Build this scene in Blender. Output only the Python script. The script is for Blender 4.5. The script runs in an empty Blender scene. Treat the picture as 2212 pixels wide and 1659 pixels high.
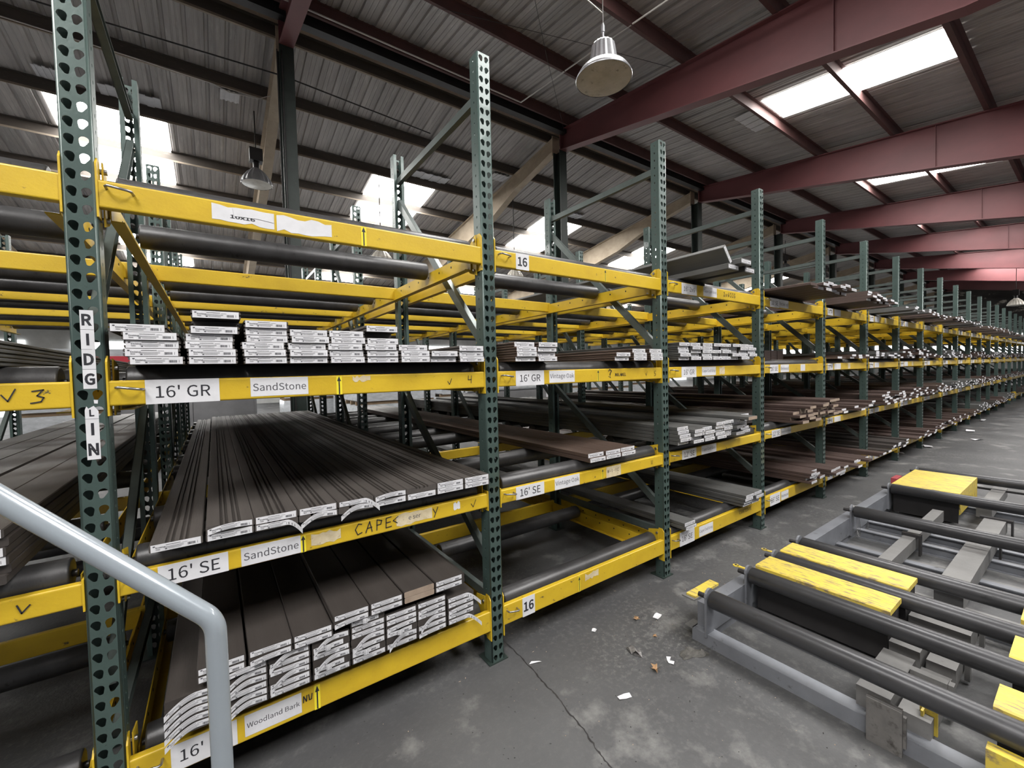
import bpy, math, random
from mathutils import Vector, Matrix
random.seed(7)
S = bpy.context.scene
COL = S.collection

# ---------------------------------------------------------------- camera, sky, exposure
CAMH = 1.49222565
YAW, PITCH, ROLL = 0.616272071, -0.0319746989, -0.0236761805
cam_d = bpy.data.cameras.new('camera')
cam_d.sensor_fit = 'HORIZONTAL'; cam_d.sensor_width = 36.0
cam_d.lens = 907.512423 / 2212 * 36.0
cam_d.clip_start = 0.02; cam_d.clip_end = 300
cam = bpy.data.objects.new('camera', cam_d); COL.objects.link(cam)
fw = Vector((math.sin(YAW)*math.cos(PITCH), math.cos(YAW)*math.cos(PITCH), math.sin(PITCH)))
r0 = Vector((math.cos(YAW), -math.sin(YAW), 0)); u0 = r0.cross(fw)
rt = math.cos(ROLL)*r0 + math.sin(ROLL)*u0; up = -math.sin(ROLL)*r0 + math.cos(ROLL)*u0
M = Matrix((rt, up, -fw)).transposed().to_4x4(); M.translation = (0, 0, CAMH)
cam.matrix_world = M
S.camera = cam

W_ = bpy.data.worlds.new('daylight'); S.world = W_; W_.use_nodes = True
bg = W_.node_tree.nodes['Background']
bg.inputs[0].default_value = (0.86, 0.93, 1.0, 1); bg.inputs[1].default_value = 0.22
S.view_settings.view_transform = 'Standard'; S.view_settings.look = 'None'
S.view_settings.exposure = 0.92; S.view_settings.gamma = 1.0; S.view_settings.use_curve_mapping = False
S.cycles.max_bounces = 5; S.cycles.diffuse_bounces = 3; S.cycles.glossy_bounces = 2; S.cycles.transmission_bounces = 0
S.cycles.use_adaptive_sampling = True; S.cycles.adaptive_threshold = 0.08; S.cycles.adaptive_min_samples = 16
S.cycles.use_denoising = True
S.cycles.sample_clamp_indirect = 6.0
SKYLIGHT = 15.0     # strength of the daylight coming through the roof panels

# ---------------------------------------------------------------- rack measures (metres)
X0, BW, YF, PW, PD = -0.345178, 1.44496, 1.7836, 0.0731, 0.07
POST_H = 3.05
def PX(n): return X0 + BW*n
ROW = {'A': (YF, 2.945), 'B': (4.03, 4.93), 'C': (5.80, 6.72)}      # front post face, rear post front
LV = {1: (0.172, 0.275), 2: (0.808, 0.878), 3: (1.411, 1.490), 4: (2.021, 2.105)}   # beam bottom, top
BB = {1: 0.316, 2: 0.939, 3: 1.538, 4: 2.147}                       # where boards rest (roller tops)
RR = 0.050                                                           # roller radius
LEVELN = {1: 'lowest shelf', 2: 'second shelf up', 3: 'third shelf up', 4: 'top shelf'}
def bayname(k):
    return {-1: 'bay left of lettered post', 0: 'SandStone bay', 1: 'Vintage Oak bay', 2: 'Cape Cod Gray bay', 3: 'Redwood bay'}.get(k) or \
        ORD[k-3] + ' bay past Redwood'
ORD = ['zeroth','first','second','third','fourth','fifth','sixth','seventh','eighth','ninth','tenth','eleventh','twelfth',
       'thirteenth','fourteenth','fifteenth','sixteenth','seventeenth','eighteenth','nineteenth','twentieth']

# ---------------------------------------------------------------- materials
def mat(name, base, rough=0.6, metal=0.0, var=None, vscale=6.0, var2=None, v2scale=40.0, v2thr=(0.55,0.65), bump=0.0, bscale=60.0,
        stretch=(1,1,1), spec=0.5, emit=None, coat=0.0, rvar=0.0):
    m = bpy.data.materials.new(name); m.use_nodes = True
    nt = m.node_tree; N = nt.nodes; L = nt.links; b = N['Principled BSDF']
    b.inputs['Base Color'].default_value = (*base, 1); b.inputs['Roughness'].default_value = rough
    b.inputs['Metallic'].default_value = metal; b.inputs['Specular IOR Level'].default_value = spec
    b.inputs['Coat Weight'].default_value = coat
    if emit:
        b.inputs['Emission Color'].default_value = (*emit[0], 1); b.inputs['Emission Strength'].default_value = emit[1]
    if var or var2 or bump:
        tc = N.new('ShaderNodeTexCoord'); mp = N.new('ShaderNodeMapping'); mp.inputs['Scale'].default_value = stretch
        L.new(tc.outputs['Object'], mp.inputs[0])
        oi = N.new('ShaderNodeObjectInfo'); ad = N.new('ShaderNodeVectorMath'); ad.operation = 'ADD'
        sc = N.new('ShaderNodeMath'); sc.operation = 'MULTIPLY'; sc.inputs[1].default_value = 37.0
        L.new(oi.outputs['Random'], sc.inputs[0]); L.new(mp.outputs[0], ad.inputs[0]); L.new(sc.outputs[0], ad.inputs[1])
        vec = ad.outputs[0]
        col = None
        def noise(scale, detail=6):
            n = N.new('ShaderNodeTexNoise'); n.inputs['Scale'].default_value = scale; n.inputs['Detail'].default_value = detail
            n.inputs['Roughness'].default_value = 0.65; L.new(vec, n.inputs['Vector']); return n
        def mix(a, bcol, fac):
            x = N.new('ShaderNodeMix'); x.data_type = 'RGBA'
            if isinstance(a, tuple): x.inputs[6].default_value = (*a, 1)
            else: L.new(a, x.inputs[6])
            x.inputs[7].default_value = (*bcol, 1); L.new(fac, x.inputs[0]); return x.outputs[2]
        col = base
        if var:
            n = noise(vscale); r = N.new('ShaderNodeValToRGB'); r.color_ramp.elements[0].position = 0.3; r.color_ramp.elements[1].position = 0.72
            L.new(n.outputs[0], r.inputs[0]); col = mix(col, var, r.outputs[0])
            if rvar:
                mr = N.new('ShaderNodeMapRange'); mr.inputs[3].default_value = max(0.03, rough-rvar); mr.inputs[4].default_value = rough+rvar
                L.new(n.outputs[0], mr.inputs[0]); L.new(mr.outputs[0], b.inputs['Roughness'])
        if var2:
            n2 = noise(v2scale, 8); r2 = N.new('ShaderNodeValToRGB'); r2.color_ramp.elements[0].position = v2thr[0]; r2.color_ramp.elements[1].position = v2thr[1]
            L.new(n2.outputs[0], r2.inputs[0]); col = mix(col, var2, r2.outputs[0])
        if not isinstance(col, tuple): L.new(col, b.inputs['Base Color'])
        if bump:
            nb = noise(bscale, 4); bp = N.new('ShaderNodeBump'); bp.inputs['Strength'].default_value = bump; bp.inputs['Distance'].default_value = 0.004
            L.new(nb.outputs[0], bp.inputs['Height']); L.new(bp.outputs[0], b.inputs['Normal'])
    return m

MT = dict(
    green=mat('green_rack_paint', (0.064,0.098,0.088), 0.36, 0.2, (0.046,0.072,0.065), 5, (0.03,0.045,0.04), 55, (0.66,0.72), 0.12, 90, coat=0.15),
    strut=mat('galvanised_strut', (0.10,0.122,0.115), 0.36, 0.4, (0.07,0.085,0.08), 7, bump=0.05),
    yellow=mat('yellow_beam_paint', (0.58,0.395,0.018), 0.42, 0.0, (0.48,0.315,0.014), 5, (0.10,0.075,0.03), 24, (0.645,0.69), 0.12, 80, (1,1,1.5), coat=0.1),
    yellowside=mat('yellow_rail_paint', (0.60,0.41,0.02), 0.5, 0.0, (0.46,0.30,0.015), 4, (0.12,0.09,0.04), 18, (0.66,0.76), 0.1, 60),
    roller=mat('worn_roller_steel', (0.036,0.035,0.036), 0.38, 0.35, (0.062,0.061,0.062), 5, (0.02,0.02,0.02), 22, (0.6,0.7), 0.1, 120, (2,1,1), rvar=0.1),
    rollerbed=mat('polished_roller_steel', (0.042,0.042,0.045), 0.33, 0.5, (0.085,0.085,0.09), 7, (0.03,0.03,0.03), 30, (0.62,0.74), 0.0, 150, (1,0.25,1), rvar=0.08),
    brown=mat('brown_deck_board', (0.070,0.061,0.055), 0.62, 0, (0.050,0.043,0.039), 3, (0.11,0.095,0.08), 90, (0.70,0.80), 0.2, 30, (12,0.6,4)),
    dark=mat('bark_deck_board', (0.049,0.042,0.038), 0.5, 0, (0.037,0.031,0.028), 3, (0.10,0.085,0.07), 60, (0.72,0.8), 0.2, 30, (12,0.6,4)),
    red=mat('redwood_deck_board', (0.066,0.041,0.034), 0.6, 0, (0.048,0.030,0.025), 3, bump=0.2, bscale=30, stretch=(12,0.6,4)),
    oak=mat('oak_deck_board', (0.085,0.058,0.045), 0.48, 0, (0.062,0.041,0.033), 3, bump=0.2, bscale=30, stretch=(12,0.6,4)),
    gray=mat('gray_deck_board', (0.090,0.090,0.086), 0.6, 0, (0.068,0.068,0.066), 3, bump=0.2, bscale=30, stretch=(12,0.6,4)),
    cutend=mat('cut_board_end', (0.32,0.25,0.19), 0.75, 0, (0.22,0.165,0.125), 20, bump=0.2),
    paper=mat('white_paper', (0.64,0.64,0.66), 0.55, 0, (0.54,0.54,0.56), 12),
    oldpaper=mat('stained_paper', (0.62,0.54,0.38), 0.6, 0, (0.46,0.37,0.22), 25, (0.25,0.19,0.1), 60, (0.6,0.7)),
    ink=mat('black_ink', (0.02,0.02,0.025), 0.5), grayink=mat('gray_ink', (0.075,0.075,0.085), 0.5),
    tape=mat('yellow_green_tape', (0.74,0.62,0.03), 0.4),
    steel=mat('bare_steel', (0.42,0.41,0.40), 0.3, 0.9, (0.25,0.24,0.23), 18),
    deck=mat('grey_roof_metal', (0.44,0.415,0.40), 0.55, 0.1, (0.25,0.235,0.228), 1.3, (0.55,0.53,0.51), 5, (0.55,0.8), stretch=(2.2,0.25,1)),
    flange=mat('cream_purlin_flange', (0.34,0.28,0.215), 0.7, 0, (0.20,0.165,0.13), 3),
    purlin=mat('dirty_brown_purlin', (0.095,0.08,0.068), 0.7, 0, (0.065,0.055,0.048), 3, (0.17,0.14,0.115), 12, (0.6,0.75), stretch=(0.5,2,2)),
    redpurlin=mat('dark_red_purlin', (0.12,0.055,0.052), 0.65, 0, (0.075,0.040,0.038), 3),
    redbeam=mat('oxide_red_beam', (0.165,0.052,0.056), 0.55, 0, (0.115,0.040,0.044), 1.2, (0.06,0.03,0.032), 14, (0.70,0.8), stretch=(1,0.6,1)),
    tan=mat('cream_rafter_paint', (0.46,0.38,0.285), 0.65, 0, (0.33,0.265,0.19), 2.5, (0.13,0.095,0.065), 16, (0.64,0.74), stretch=(1,1,1.4)),
    column=mat('dark_green_column', (0.022,0.035,0.030), 0.5, 0.0, (0.013,0.020,0.017), 3, (0.085,0.07,0.055), 14, (0.66,0.74)),
    black=mat('black_iron', (0.016,0.015,0.016), 0.5, 0.2, (0.03,0.028,0.028), 5),
    sky=mat('skylight_panel', (0.9,0.9,0.9), 0.6, emit=((1.0,0.985,0.95), SKYLIGHT)),
    floor=mat('worn_concrete_floor', (0.082,0.082,0.083), 0.6, 0, (0.045,0.045,0.047), 0.8, (0.27,0.265,0.255), 2.6, (0.54,0.80), 0.5, 60, (1,1,1), rvar=0.1),
    wall=mat('pale_wall_cladding', (0.62,0.63,0.62), 0.6, 0, (0.45,0.46,0.45), 1.5),
    smoke=mat('soot_stained_wall', (0.05,0.046,0.042), 0.8, 0, (0.022,0.02,0.019), 0.8, (0.38,0.35,0.3), 1.1, (0.58,0.66), stretch=(1,1,2)),
    wrap=mat('clear_plastic_wrap', (0.62,0.64,0.67), 0.22, 0, (0.38,0.40,0.42), 5, bump=0.6, bscale=9, stretch=(1,1,2.5), coat=0.3),
    wood=mat('pallet_wood', (0.30,0.21,0.13), 0.8, 0, (0.2,0.14,0.085), 9),
    cabinet=mat('light_gray_steel', (0.24,0.24,0.25), 0.45, 0.2, (0.19,0.19,0.2), 3),
    redprint=mat('red_print', (0.55,0.03,0.05), 0.5),
    conv=mat('gray_machine_paint', (0.19,0.20,0.22), 0.45, 0.15, (0.13,0.135,0.15), 4, (0.05,0.05,0.052), 14, (0.62,0.72), 0.1, 60),
    convtop=mat('dusty_steel_tube', (0.17,0.167,0.163), 0.6, 0.2, (0.115,0.113,0.11), 5, (0.09,0.088,0.085), 30, (0.62,0.72), 0.15, 60),
    guard=mat('scuffed_yellow_guard', (0.52,0.40,0.085), 0.5, 0, (0.60,0.45,0.04), 4, (0.22,0.17,0.09), 26, (0.50,0.62), 0.1, 50, (3.0,.55,1)),
    rail=mat('gray_enamel_tube', (0.27,0.305,0.335), 0.22, 0.1, (0.25,0.28,0.31), 9, bump=0.03, bscale=140, coat=0.5),
    lamp=mat('spun_aluminium', (0.62,0.63,0.66), 0.3, 0.7, (0.45,0.46,0.48), 8),
    lens=mat('dusty_lamp_glass', (0.52,0.47,0.39), 0.5, 0, (0.36,0.31,0.24), 5, (0.15,0.12,0.09), 11, (0.58,0.68)),
    glass=mat('white_prismatic_glass', (0.72,0.69,0.62), 0.3, 0, (0.55,0.51,0.44), 14),
    leaf=mat('dry_oak_leaf', (0.36,0.23,0.12), 0.7, 0, (0.26,0.15,0.07), 40),
    foil=mat('crumpled_plastic', (0.32,0.31,0.30), 0.2, 0.3, (0.12,0.11,0.11), 40),
    rag=mat('dirty_gray_rag', (0.035,0.033,0.03), 0.85, 0, (0.10,0.095,0.085), 40),
    conduit=mat('white_conduit', (0.62,0.60,0.57), 0.4, 0.1),
    label=None, redbox=mat('faded_red_paint', (0.30,0.05,0.06), 0.5), gunmetal=mat('weathered_stand_plate', (0.13,0.125,0.12), 0.5, 0.4, (0.22,0.21,0.20), 9, (0.05,0.045,0.04), 22, (0.55,0.7)),
)
_nt=MT['floor'].node_tree; _b=_nt.nodes['Principled BSDF']; _b.inputs['Specular IOR Level'].default_value=0.4
_src=_b.inputs['Base Color'].links[0].from_socket          # fine scuffs and flecks, denser inside the worn patches
_tc=_nt.nodes.new('ShaderNodeTexCoord'); _n1=_nt.nodes.new('ShaderNodeTexNoise'); _n1.inputs['Scale'].default_value=38; _n1.inputs['Detail'].default_value=9; _n1.inputs['Roughness'].default_value=.75
_n2=_nt.nodes.new('ShaderNodeTexNoise'); _n2.inputs['Scale'].default_value=1.1; _n2.inputs['Detail'].default_value=4
for _n in (_n1,_n2): _nt.links.new(_tc.outputs['Object'],_n.inputs['Vector'])
_r1=_nt.nodes.new('ShaderNodeMapRange'); _r1.inputs[1].default_value=.50; _r1.inputs[2].default_value=.68; _nt.links.new(_n1.outputs[0],_r1.inputs[0])
_r2=_nt.nodes.new('ShaderNodeMapRange'); _r2.inputs[1].default_value=.46; _r2.inputs[2].default_value=.70; _r2.inputs[3].default_value=.12; _nt.links.new(_n2.outputs[0],_r2.inputs[0])
_mu=_nt.nodes.new('ShaderNodeMath'); _mu.operation='MULTIPLY'; _nt.links.new(_r1.outputs[0],_mu.inputs[0]); _nt.links.new(_r2.outputs[0],_mu.inputs[1])
_mx=_nt.nodes.new('ShaderNodeMix'); _mx.data_type='RGBA'; _mx.inputs[7].default_value=(.19,.187,.18,1); _nt.links.new(_src,_mx.inputs[6]); _nt.links.new(_mu.outputs[0],_mx.inputs[0]); _nt.links.new(_mx.outputs[2],_b.inputs['Base Color'])

# ---------------------------------------------------------------- mesh builder
class MB:
    def __init__(s): s.v=[]; s.f=[]; s.m=[]; s.sm=[]
    def add(s, verts, faces, mi=0, smooth=False, T=None):
        o = len(s.v)
        s.v += [tuple(T @ Vector(p)) for p in verts] if T else [tuple(p) for p in verts]
        for f in faces: s.f.append(tuple(i+o for i in f)); s.m.append(mi); s.sm.append(smooth)
        return s
    def box(s, x0,x1,y0,y1,z0,z1, mi=0, T=None):
        v=[(x0,y0,z0),(x1,y0,z0),(x1,y1,z0),(x0,y1,z0),(x0,y0,z1),(x1,y0,z1),(x1,y1,z1),(x0,y1,z1)]
        return s.add(v,[(0,3,2,1),(4,5,6,7),(0,1,5,4),(1,2,6,5),(2,3,7,6),(3,0,4,7)],mi,False,T)
    def prism(s, prof, axis, a, b, mi=0, caps=True, T=None, smooth=False):
        """closed 2-D profile extruded along axis 0/1/2 from a to b; the profile's two numbers are the other axes in order"""
        n=len(prof)
        def P(p,t):
            q=list(p); q.insert(axis,t); return tuple(q)
        v=[P(p,a) for p in prof]+[P(p,b) for p in prof]
        f=[(i,(i+1)%n,n+(i+1)%n,n+i) for i in range(n)]
        s.add(v,f,mi,smooth,T)
        if caps: s.add(v,[tuple(range(n-1,-1,-1)),tuple(range(n,2*n))],mi,False,T)
        return s
    def tube(s, pts, r, n=12, mi=0, caps=True, closed=False):
        pts=[Vector(p) for p in pts]; k=len(pts); rings=[]; prev=None
        rs = r if isinstance(r,(list,tuple)) else [r]*k
        for i,p in enumerate(pts):
            if i==0: d=pts[1]-p
            elif i==k-1: d=p-pts[i-1]
            else: d=(pts[i+1]-p).normalized()+(p-pts[i-1]).normalized()
            d.normalize()
            if prev is None:
                a=Vector((0,0,1)) if abs(d.z)<0.9 else Vector((1,0,0)); u=d.cross(a).normalized()
            else: u=(prev-d*prev.dot(d)).normalized()
            prev=u; w=d.cross(u)
            rings.append([p+(u*math.cos(2*math.pi*j/n)+w*math.sin(2*math.pi*j/n))*rs[i] for j in range(n)])
        v=[q for R in rings for q in R]
        f=[(i*n+j,i*n+(j+1)%n,(i+1)*n+(j+1)%n,(i+1)*n+j) for i in range(k-1) for j in range(n)]
        s.add(v,f,mi,True)
        if caps:
            s.add(rings[0],[tuple(range(n-1,-1,-1))],mi); s.add(rings[-1],[tuple(range(n))],mi)
        return s
    def lathe(s, prof, c, n=28, mi=0, flute=0.0, T=None):
        v=[]; 
        for r,z in prof:
            for j in range(n):
                rr=r*(1+(flute if j%2 else 0)); a=2*math.pi*j/n
                v.append((c[0]+rr*math.cos(a),c[1]+rr*math.sin(a),c[2]+z))
        k=len(prof); f=[(i*n+j,i*n+(j+1)%n,(i+1)*n+(j+1)%n,(i+1)*n+j) for i in range(k-1) for j in range(n)]
        return s.add(v,f,mi,flute==0,T)
    def strip(s, pts, hw, mi=0):
        """flat pen stroke in the XZ plane"""
        for a,b in zip(pts[:-1],pts[1:]):
            dx,dz=b[0]-a[0],b[2]-a[2]; l=math.hypot(dx,dz) or 1; nx,nz=-dz/l*hw,dx/l*hw; ex,ez=dx/l*hw*.7,dz/l*hw*.7
            s.add([(a[0]+nx-ex,a[1],a[2]+nz-ez),(a[0]-nx-ex,a[1],a[2]-nz-ez),(b[0]-nx+ex,b[1],b[2]-nz+ez),(b[0]+nx+ex,b[1],b[2]+nz+ez)],[(0,1,2,3)],mi)
        return s
    def mesh(s, name, mats):
        me=bpy.data.meshes.new(name); me.from_pydata(s.v,[],s.f)
        for m in (mats if isinstance(mats,(list,tuple)) else [mats]): me.materials.append(m)
        me.polygons.foreach_set('material_index',s.m); me.polygons.foreach_set('use_smooth',s.sm); me.update(); return me
    def obj(s, name, mats, parent=None, loc=(0,0,0), **kw): return link(name, s.mesh(name,mats), parent, loc, **kw)

def link(name, me, parent=None, loc=(0,0,0), rot=None, label=None, cat=None, group=None, kind=None):
    o=bpy.data.objects.new(name,me); COL.objects.link(o); o.parent=parent; o.location=loc
    if rot: o.rotation_euler=rot
    if label: o['label']=label
    if cat: o['category']=cat
    if group: o['group']=group
    if kind: o['kind']=kind
    return o
def thing(name, label, cat, loc=(0,0,0), group=None, rot=None, kind=None): return link(name,None,None,loc,rot,label,cat,group,kind)
def struct(name, mb, mats, label, cat, **kw): return mb.obj(name,mats,label=label,cat=cat,kind='structure',**kw)

_txt={}
try: SANS=bpy.data.fonts.load(bpy.utils.system_resource('DATAFILES')+'/fonts/Noto Sans CJK Regular.woff2')
except Exception: SANS=None
def text_mesh(txt, size, matl, width=None, bold=0.0, key=None):
    """lettering as a flat mesh, in the XZ plane, facing -Y, centred on the origin; width fits it to a width"""
    k=(txt,round(size,4),matl.name,width,bold)
    if k in _txt: return _txt[k]
    c=bpy.data.curves.new('lettering','FONT'); c.body=txt; c.size=size; c.align_x='CENTER'; c.align_y='CENTER'; c.size=1; c.offset=(.0015+bold*.5) if SANS else bold*.7; c.resolution_u=3
    if SANS: c.font=SANS
    o=bpy.data.objects.new('lettering',c); COL.objects.link(o)
    dg=bpy.context.evaluated_depsgraph_get(); dg.update()
    me=bpy.data.meshes.new_from_object(o.evaluated_get(dg)); bpy.data.objects.remove(o); bpy.data.curves.remove(c)
    xs=[v.co.x for v in me.vertices]; ys=[v.co.y for v in me.vertices]; cx=(min(xs)+max(xs))/2; cy=(min(ys)+max(ys))/2
    hh=max(ys)-min(ys); f=size*.92/hh; fx=f
    if width: f=min(width/(max(xs)-min(xs)),size*1.25/hh); fx=min(width/(max(xs)-min(xs)),f*1.12)
    for v in me.vertices: v.co=((v.co.x-cx)*fx,0,(v.co.y-cy)*f)
    me.materials.clear(); me.materials.append(matl); me.name='lettering'; _txt[k]=me
    return me

# ================================================================ the building
XA, XB = -16.0, 66.0
YRIDGE = 8.15
def zL(y): return 7.5-0.155*(y-YRIDGE)
def zR(y): return 7.55+0.115*(y-YRIDGE)
YBACK, YNEAR = 27.0, -15.0
f=MB(); f.add([(XA,YNEAR,0),(XB,YNEAR,0),(XB,YBACK,0),(XA,YBACK,0),(XA,YNEAR,-.2),(XB,YNEAR,-.2),(XB,YBACK,-.2),(XA,YBACK,-.2)],[(0,1,2,3),(7,6,5,4)])
struct('floor',f,MT['floor'],'worn dark concrete warehouse floor with cracks and pale patches','floor')

def corrugated(y0,y1,zf):
    prof=[]; x=XA; p=0.305
    while x<XB:
        for dx,h in ((0,0),(.06,0),(.066,.007),(.08,.007),(.086,0),(.135,0),(.141,.007),(.155,.007),(.161,0),(.215,0),(.232,.034),(.272,.034),(.289,0)): prof.append((x+dx,h))
        x+=p
    mb=MB(); n=len(prof)
    v=[(x,y,zf(y)+0.2+h) for y in (y0,y1) for x,h in prof]
    mb.add(v,[(i,n+i,n+i+1,i+1) for i in range(n-1)])
    return mb
struct('ceiling',corrugated(YRIDGE,YBACK,zL),MT['deck'],'grey ribbed metal roof deck sloping down behind the racks','ceiling')
struct('ceiling',corrugated(YNEAR,YRIDGE,zR),MT['deck'],'grey ribbed metal roof deck over the open aisle','ceiling')

def purlin(y,z,right):
    h=.2; mb=MB()
    mb.prism([(y-.003,z+.008),(y+.003,z+.008),(y+.003,z+h-.008),(y-.06,z+h-.008),(y-.06,z+h),(y-.003,z+h)],0,XA,XB)
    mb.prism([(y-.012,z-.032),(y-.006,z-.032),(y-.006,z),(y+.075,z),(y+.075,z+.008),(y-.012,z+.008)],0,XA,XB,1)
    return mb
ys=[8.5,10.05,11.6,13.05,14.52,16.0,17.5,19.0,20.5,22.0,23.5,25.0,26.5]
for i,y in enumerate(ys):
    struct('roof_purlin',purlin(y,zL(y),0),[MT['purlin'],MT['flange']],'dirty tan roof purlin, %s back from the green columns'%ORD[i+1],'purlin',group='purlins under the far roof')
ys=[7.68,6.17,4.57,3.0,1.48,-.08,-1.65,-3.2,-4.8,-6.4,-8,-9.6,-11.2,-12.8]
for i,y in enumerate(ys):
    struct('roof_purlin',purlin(y,zR(y),1),[MT['redpurlin'],MT['redpurlin']],'dark red roof purlin over the aisle, %s out from the ridge'%ORD[i+1],'purlin',group='purlins over the aisle')
# ridge channel, its web's shade painted black, and rusty eave strip along the column line
m=MB(); m.box(XA,XB,7.86,8.02,7.40,7.66); struct('ridge_beam',m,MT['black'],'steel channel with its shade painted black, running along the tops of the green columns','beam')
m=MB(); m.box(XA,XB,8.07,8.28,7.53,7.55); struct('ridge_flashing',m,mat('rusty_flashing',(.20,.14,.095),.8,0,(.10,.07,.05),3,(.32,.25,.18),9,(.6,.7)),'rusty tan flashing strip beside the ridge channel','flashing',)

XC=[1.2+6.24*k for k in range(-2,10)]
for i,x in enumerate(XC):
    w=.11
    if -13<x<66:
        where='%s green column along the ridge line, counted from the left'%ORD[i+1]
        m=MB()  # H-section column
        m.box(x-w,x+w,8.02,8.045,0,7.05); m.box(x-w,x+w,8.255,8.28,0,7.05); m.box(x-.012,x+.012,8.045,8.255,0,7.05)
        m.box(x-.2,x+.2,7.95,8.35,0,.02)
        struct('pillar',m,MT['column'],'dark green steel column under the ridge, %s from the left'%ORD[i+1],'column',group='green columns')
        # tapered red beam over the aisle
        def redbeam(y0,y1):
            mb=MB(); t=.012; fl=.11
            zt0,zt1=zR(y0),zR(y1)
            zb=lambda y: max(5.55, 7.03-.2*(8.02-y)) if y>-.4 else zR(y)-1.05
            pts=[y0,4,1,-.4]
            pts=[8.02,5.5,3,1,-.4,-8,-15]
            for a,b in zip(pts[:-1],pts[1:]):
                for (ya,yb) in ((a,b),):
                    v=[]
                    for y in (ya,yb):
                        zt=zR(y)-.012; z0=zb(y if y!=-.4 else -.39)
                        if y<-.4: z0=zR(y)-1.05
                        v.append((y,z0,zt))
                    (ya,za,ta),(yb,zb_,tb)=v
                    mb.add([(x-t,ya,za),(x-t,yb,zb_),(x-t,yb,tb),(x-t,ya,ta),(x+t,ya,za),(x+t,yb,zb_),(x+t,yb,tb),(x+t,ya,ta)],[(0,1,2,3),(7,6,5,4)])
                    for (h0,h1,up) in ((za,zb_,1),(ta,tb,-1)):
                        d=.02*up
                        q=[(x-fl,ya,h0),(x+fl,ya,h0),(x+fl,yb,h1),(x-fl,yb,h1)]; q2=[(a_,b_,c_+d) for a_,b_,c_ in q]
                        mb.add(q+q2,[(0,1,2,3),(7,6,5,4),(0,4,5,1),(1,5,6,2),(2,6,7,3),(3,7,4,0)])
            mb.box(x-fl,x+fl,8.0,8.02,7.03,7.53)
            for ys_ in (2.3,):
                mb.box(x-.06,x+.06,ys_-.006,ys_+.006,zb(ys_)+.02,zR(ys_)-.03)
            return mb
        struct('roof_beam',redbeam(0,0),MT['redbeam'],'tapered oxide red roof beam from the %s green column'%ORD[i+1],'beam',group='red beams over the aisle')
        m=MB(); m.box(x-w,x+w,-1.62,-1.38,0,5.4); struct('pillar',m,MT['redbeam'],'red steel column on the open side under the %s beam'%ORD[i+1],'column',group='red columns')
        # cream rafter of the far roof
        m=MB(); t=.02; fl=.10
        pts=[(8.29,7.13),(10,6.76),(11.5,6.25),(14,5.75),(19,4.75),(22,3.95),(26.9,3.75)]
        for (ya,za),(yb,zb_) in zip(pts[:-1],pts[1:]):
            ta,tb=zL(ya)-.012,zL(yb)-.012
            m.add([(x-t,ya,za),(x-t,yb,zb_),(x-t,yb,tb),(x-t,ya,ta),(x+t,ya,za),(x+t,yb,zb_),(x+t,yb,tb),(x+t,ya,ta)],[(0,1,2,3),(7,6,5,4)])
            for (h0,h1,d) in ((za,zb_,.02),(ta,tb,-.02)):
                q=[(x-fl,ya,h0),(x+fl,ya,h0),(x+fl,yb,h1),(x-fl,yb,h1)]; q2=[(a_,b_,c_+d) for a_,b_,c_ in q]
                m.add(q+q2,[(0,1,2,3),(7,6,5,4),(0,4,5,1),(1,5,6,2),(2,6,7,3),(3,7,4,0)])
        m.box(x-.12,x+.12,8.29,8.31,7.0,7.5)
        struct('roof_rafter',m,MT['tan'],'cream painted rafter sloping away from the %s green column'%ORD[i+1],'rafter',group='cream rafters')

# translucent roof panels
def skypanel(x0,x1,y0,y1,zf,seam=True):
    mb=MB(); n=24
    for a,b in ([(x0,(x0+x1)/2-.02),((x0+x1)/2+.02,x1)] if seam else [(x0,x1)]):
        mb.add([(a,y0,zf(y0)+.185),(b,y0,zf(y0)+.185),(b,y1,zf(y1)+.185),(a,y1,zf(y1)+.185)],[(0,3,2,1)])
    return mb
wn=1
for k in range(-2,9):
    x=3.88+6.24*k if k!=-1 else -2.5
    struct('window_%d'%wn,skypanel(x,x+1.86,11.85,14.65,zL,False),MT['sky'],'bright translucent skylight in the far roof, %s from the left'%ORD[k+3],'skylight',group='skylights of the far roof'); wn+=1
for k,(a,b) in enumerate(((-3.9,-2.8),(3.4,4.5),(10.1,11.2),(16.9,18.0),(23.7,24.8),(30.5,31.6),(37.3,38.4))):
    struct('window_%d'%wn,skypanel(a,b,1.55,4.46,zR,False),MT['sky'],'bright translucent skylight over the aisle, %s along'%ORD[k+1],'skylight',group='skylights over the aisle'); wn+=1
ADDED_FILL=mat('added_fill_panel',(.9,.9,.9),.6,emit=((1.0,.985,.96),13.0))  # unseen row of glowing roof panels added to light floor and beam fronts
for k in (-1,0,1,2,3,6):
    struct('window_%d'%wn,skypanel(-3.9+6.24*k,-1.5+6.24*k,-4.2,-.5,zR,False),ADDED_FILL,'added fill light panel in the roof near the open side, %s along'%ORD[k+2],'skylight',group='added fill light panels near the open side'); wn+=1
for k in range(-2,8):
    x=3.88+6.24*k
    struct('window_%d'%wn,skypanel(x,x+1.86,18.0,20.4,zL,False),MT['sky'],'bright skylight low in the far roof near the back wall, %s from left'%ORD[k+3],'skylight',group='low skylights of the far roof'); wn+=1
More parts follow.
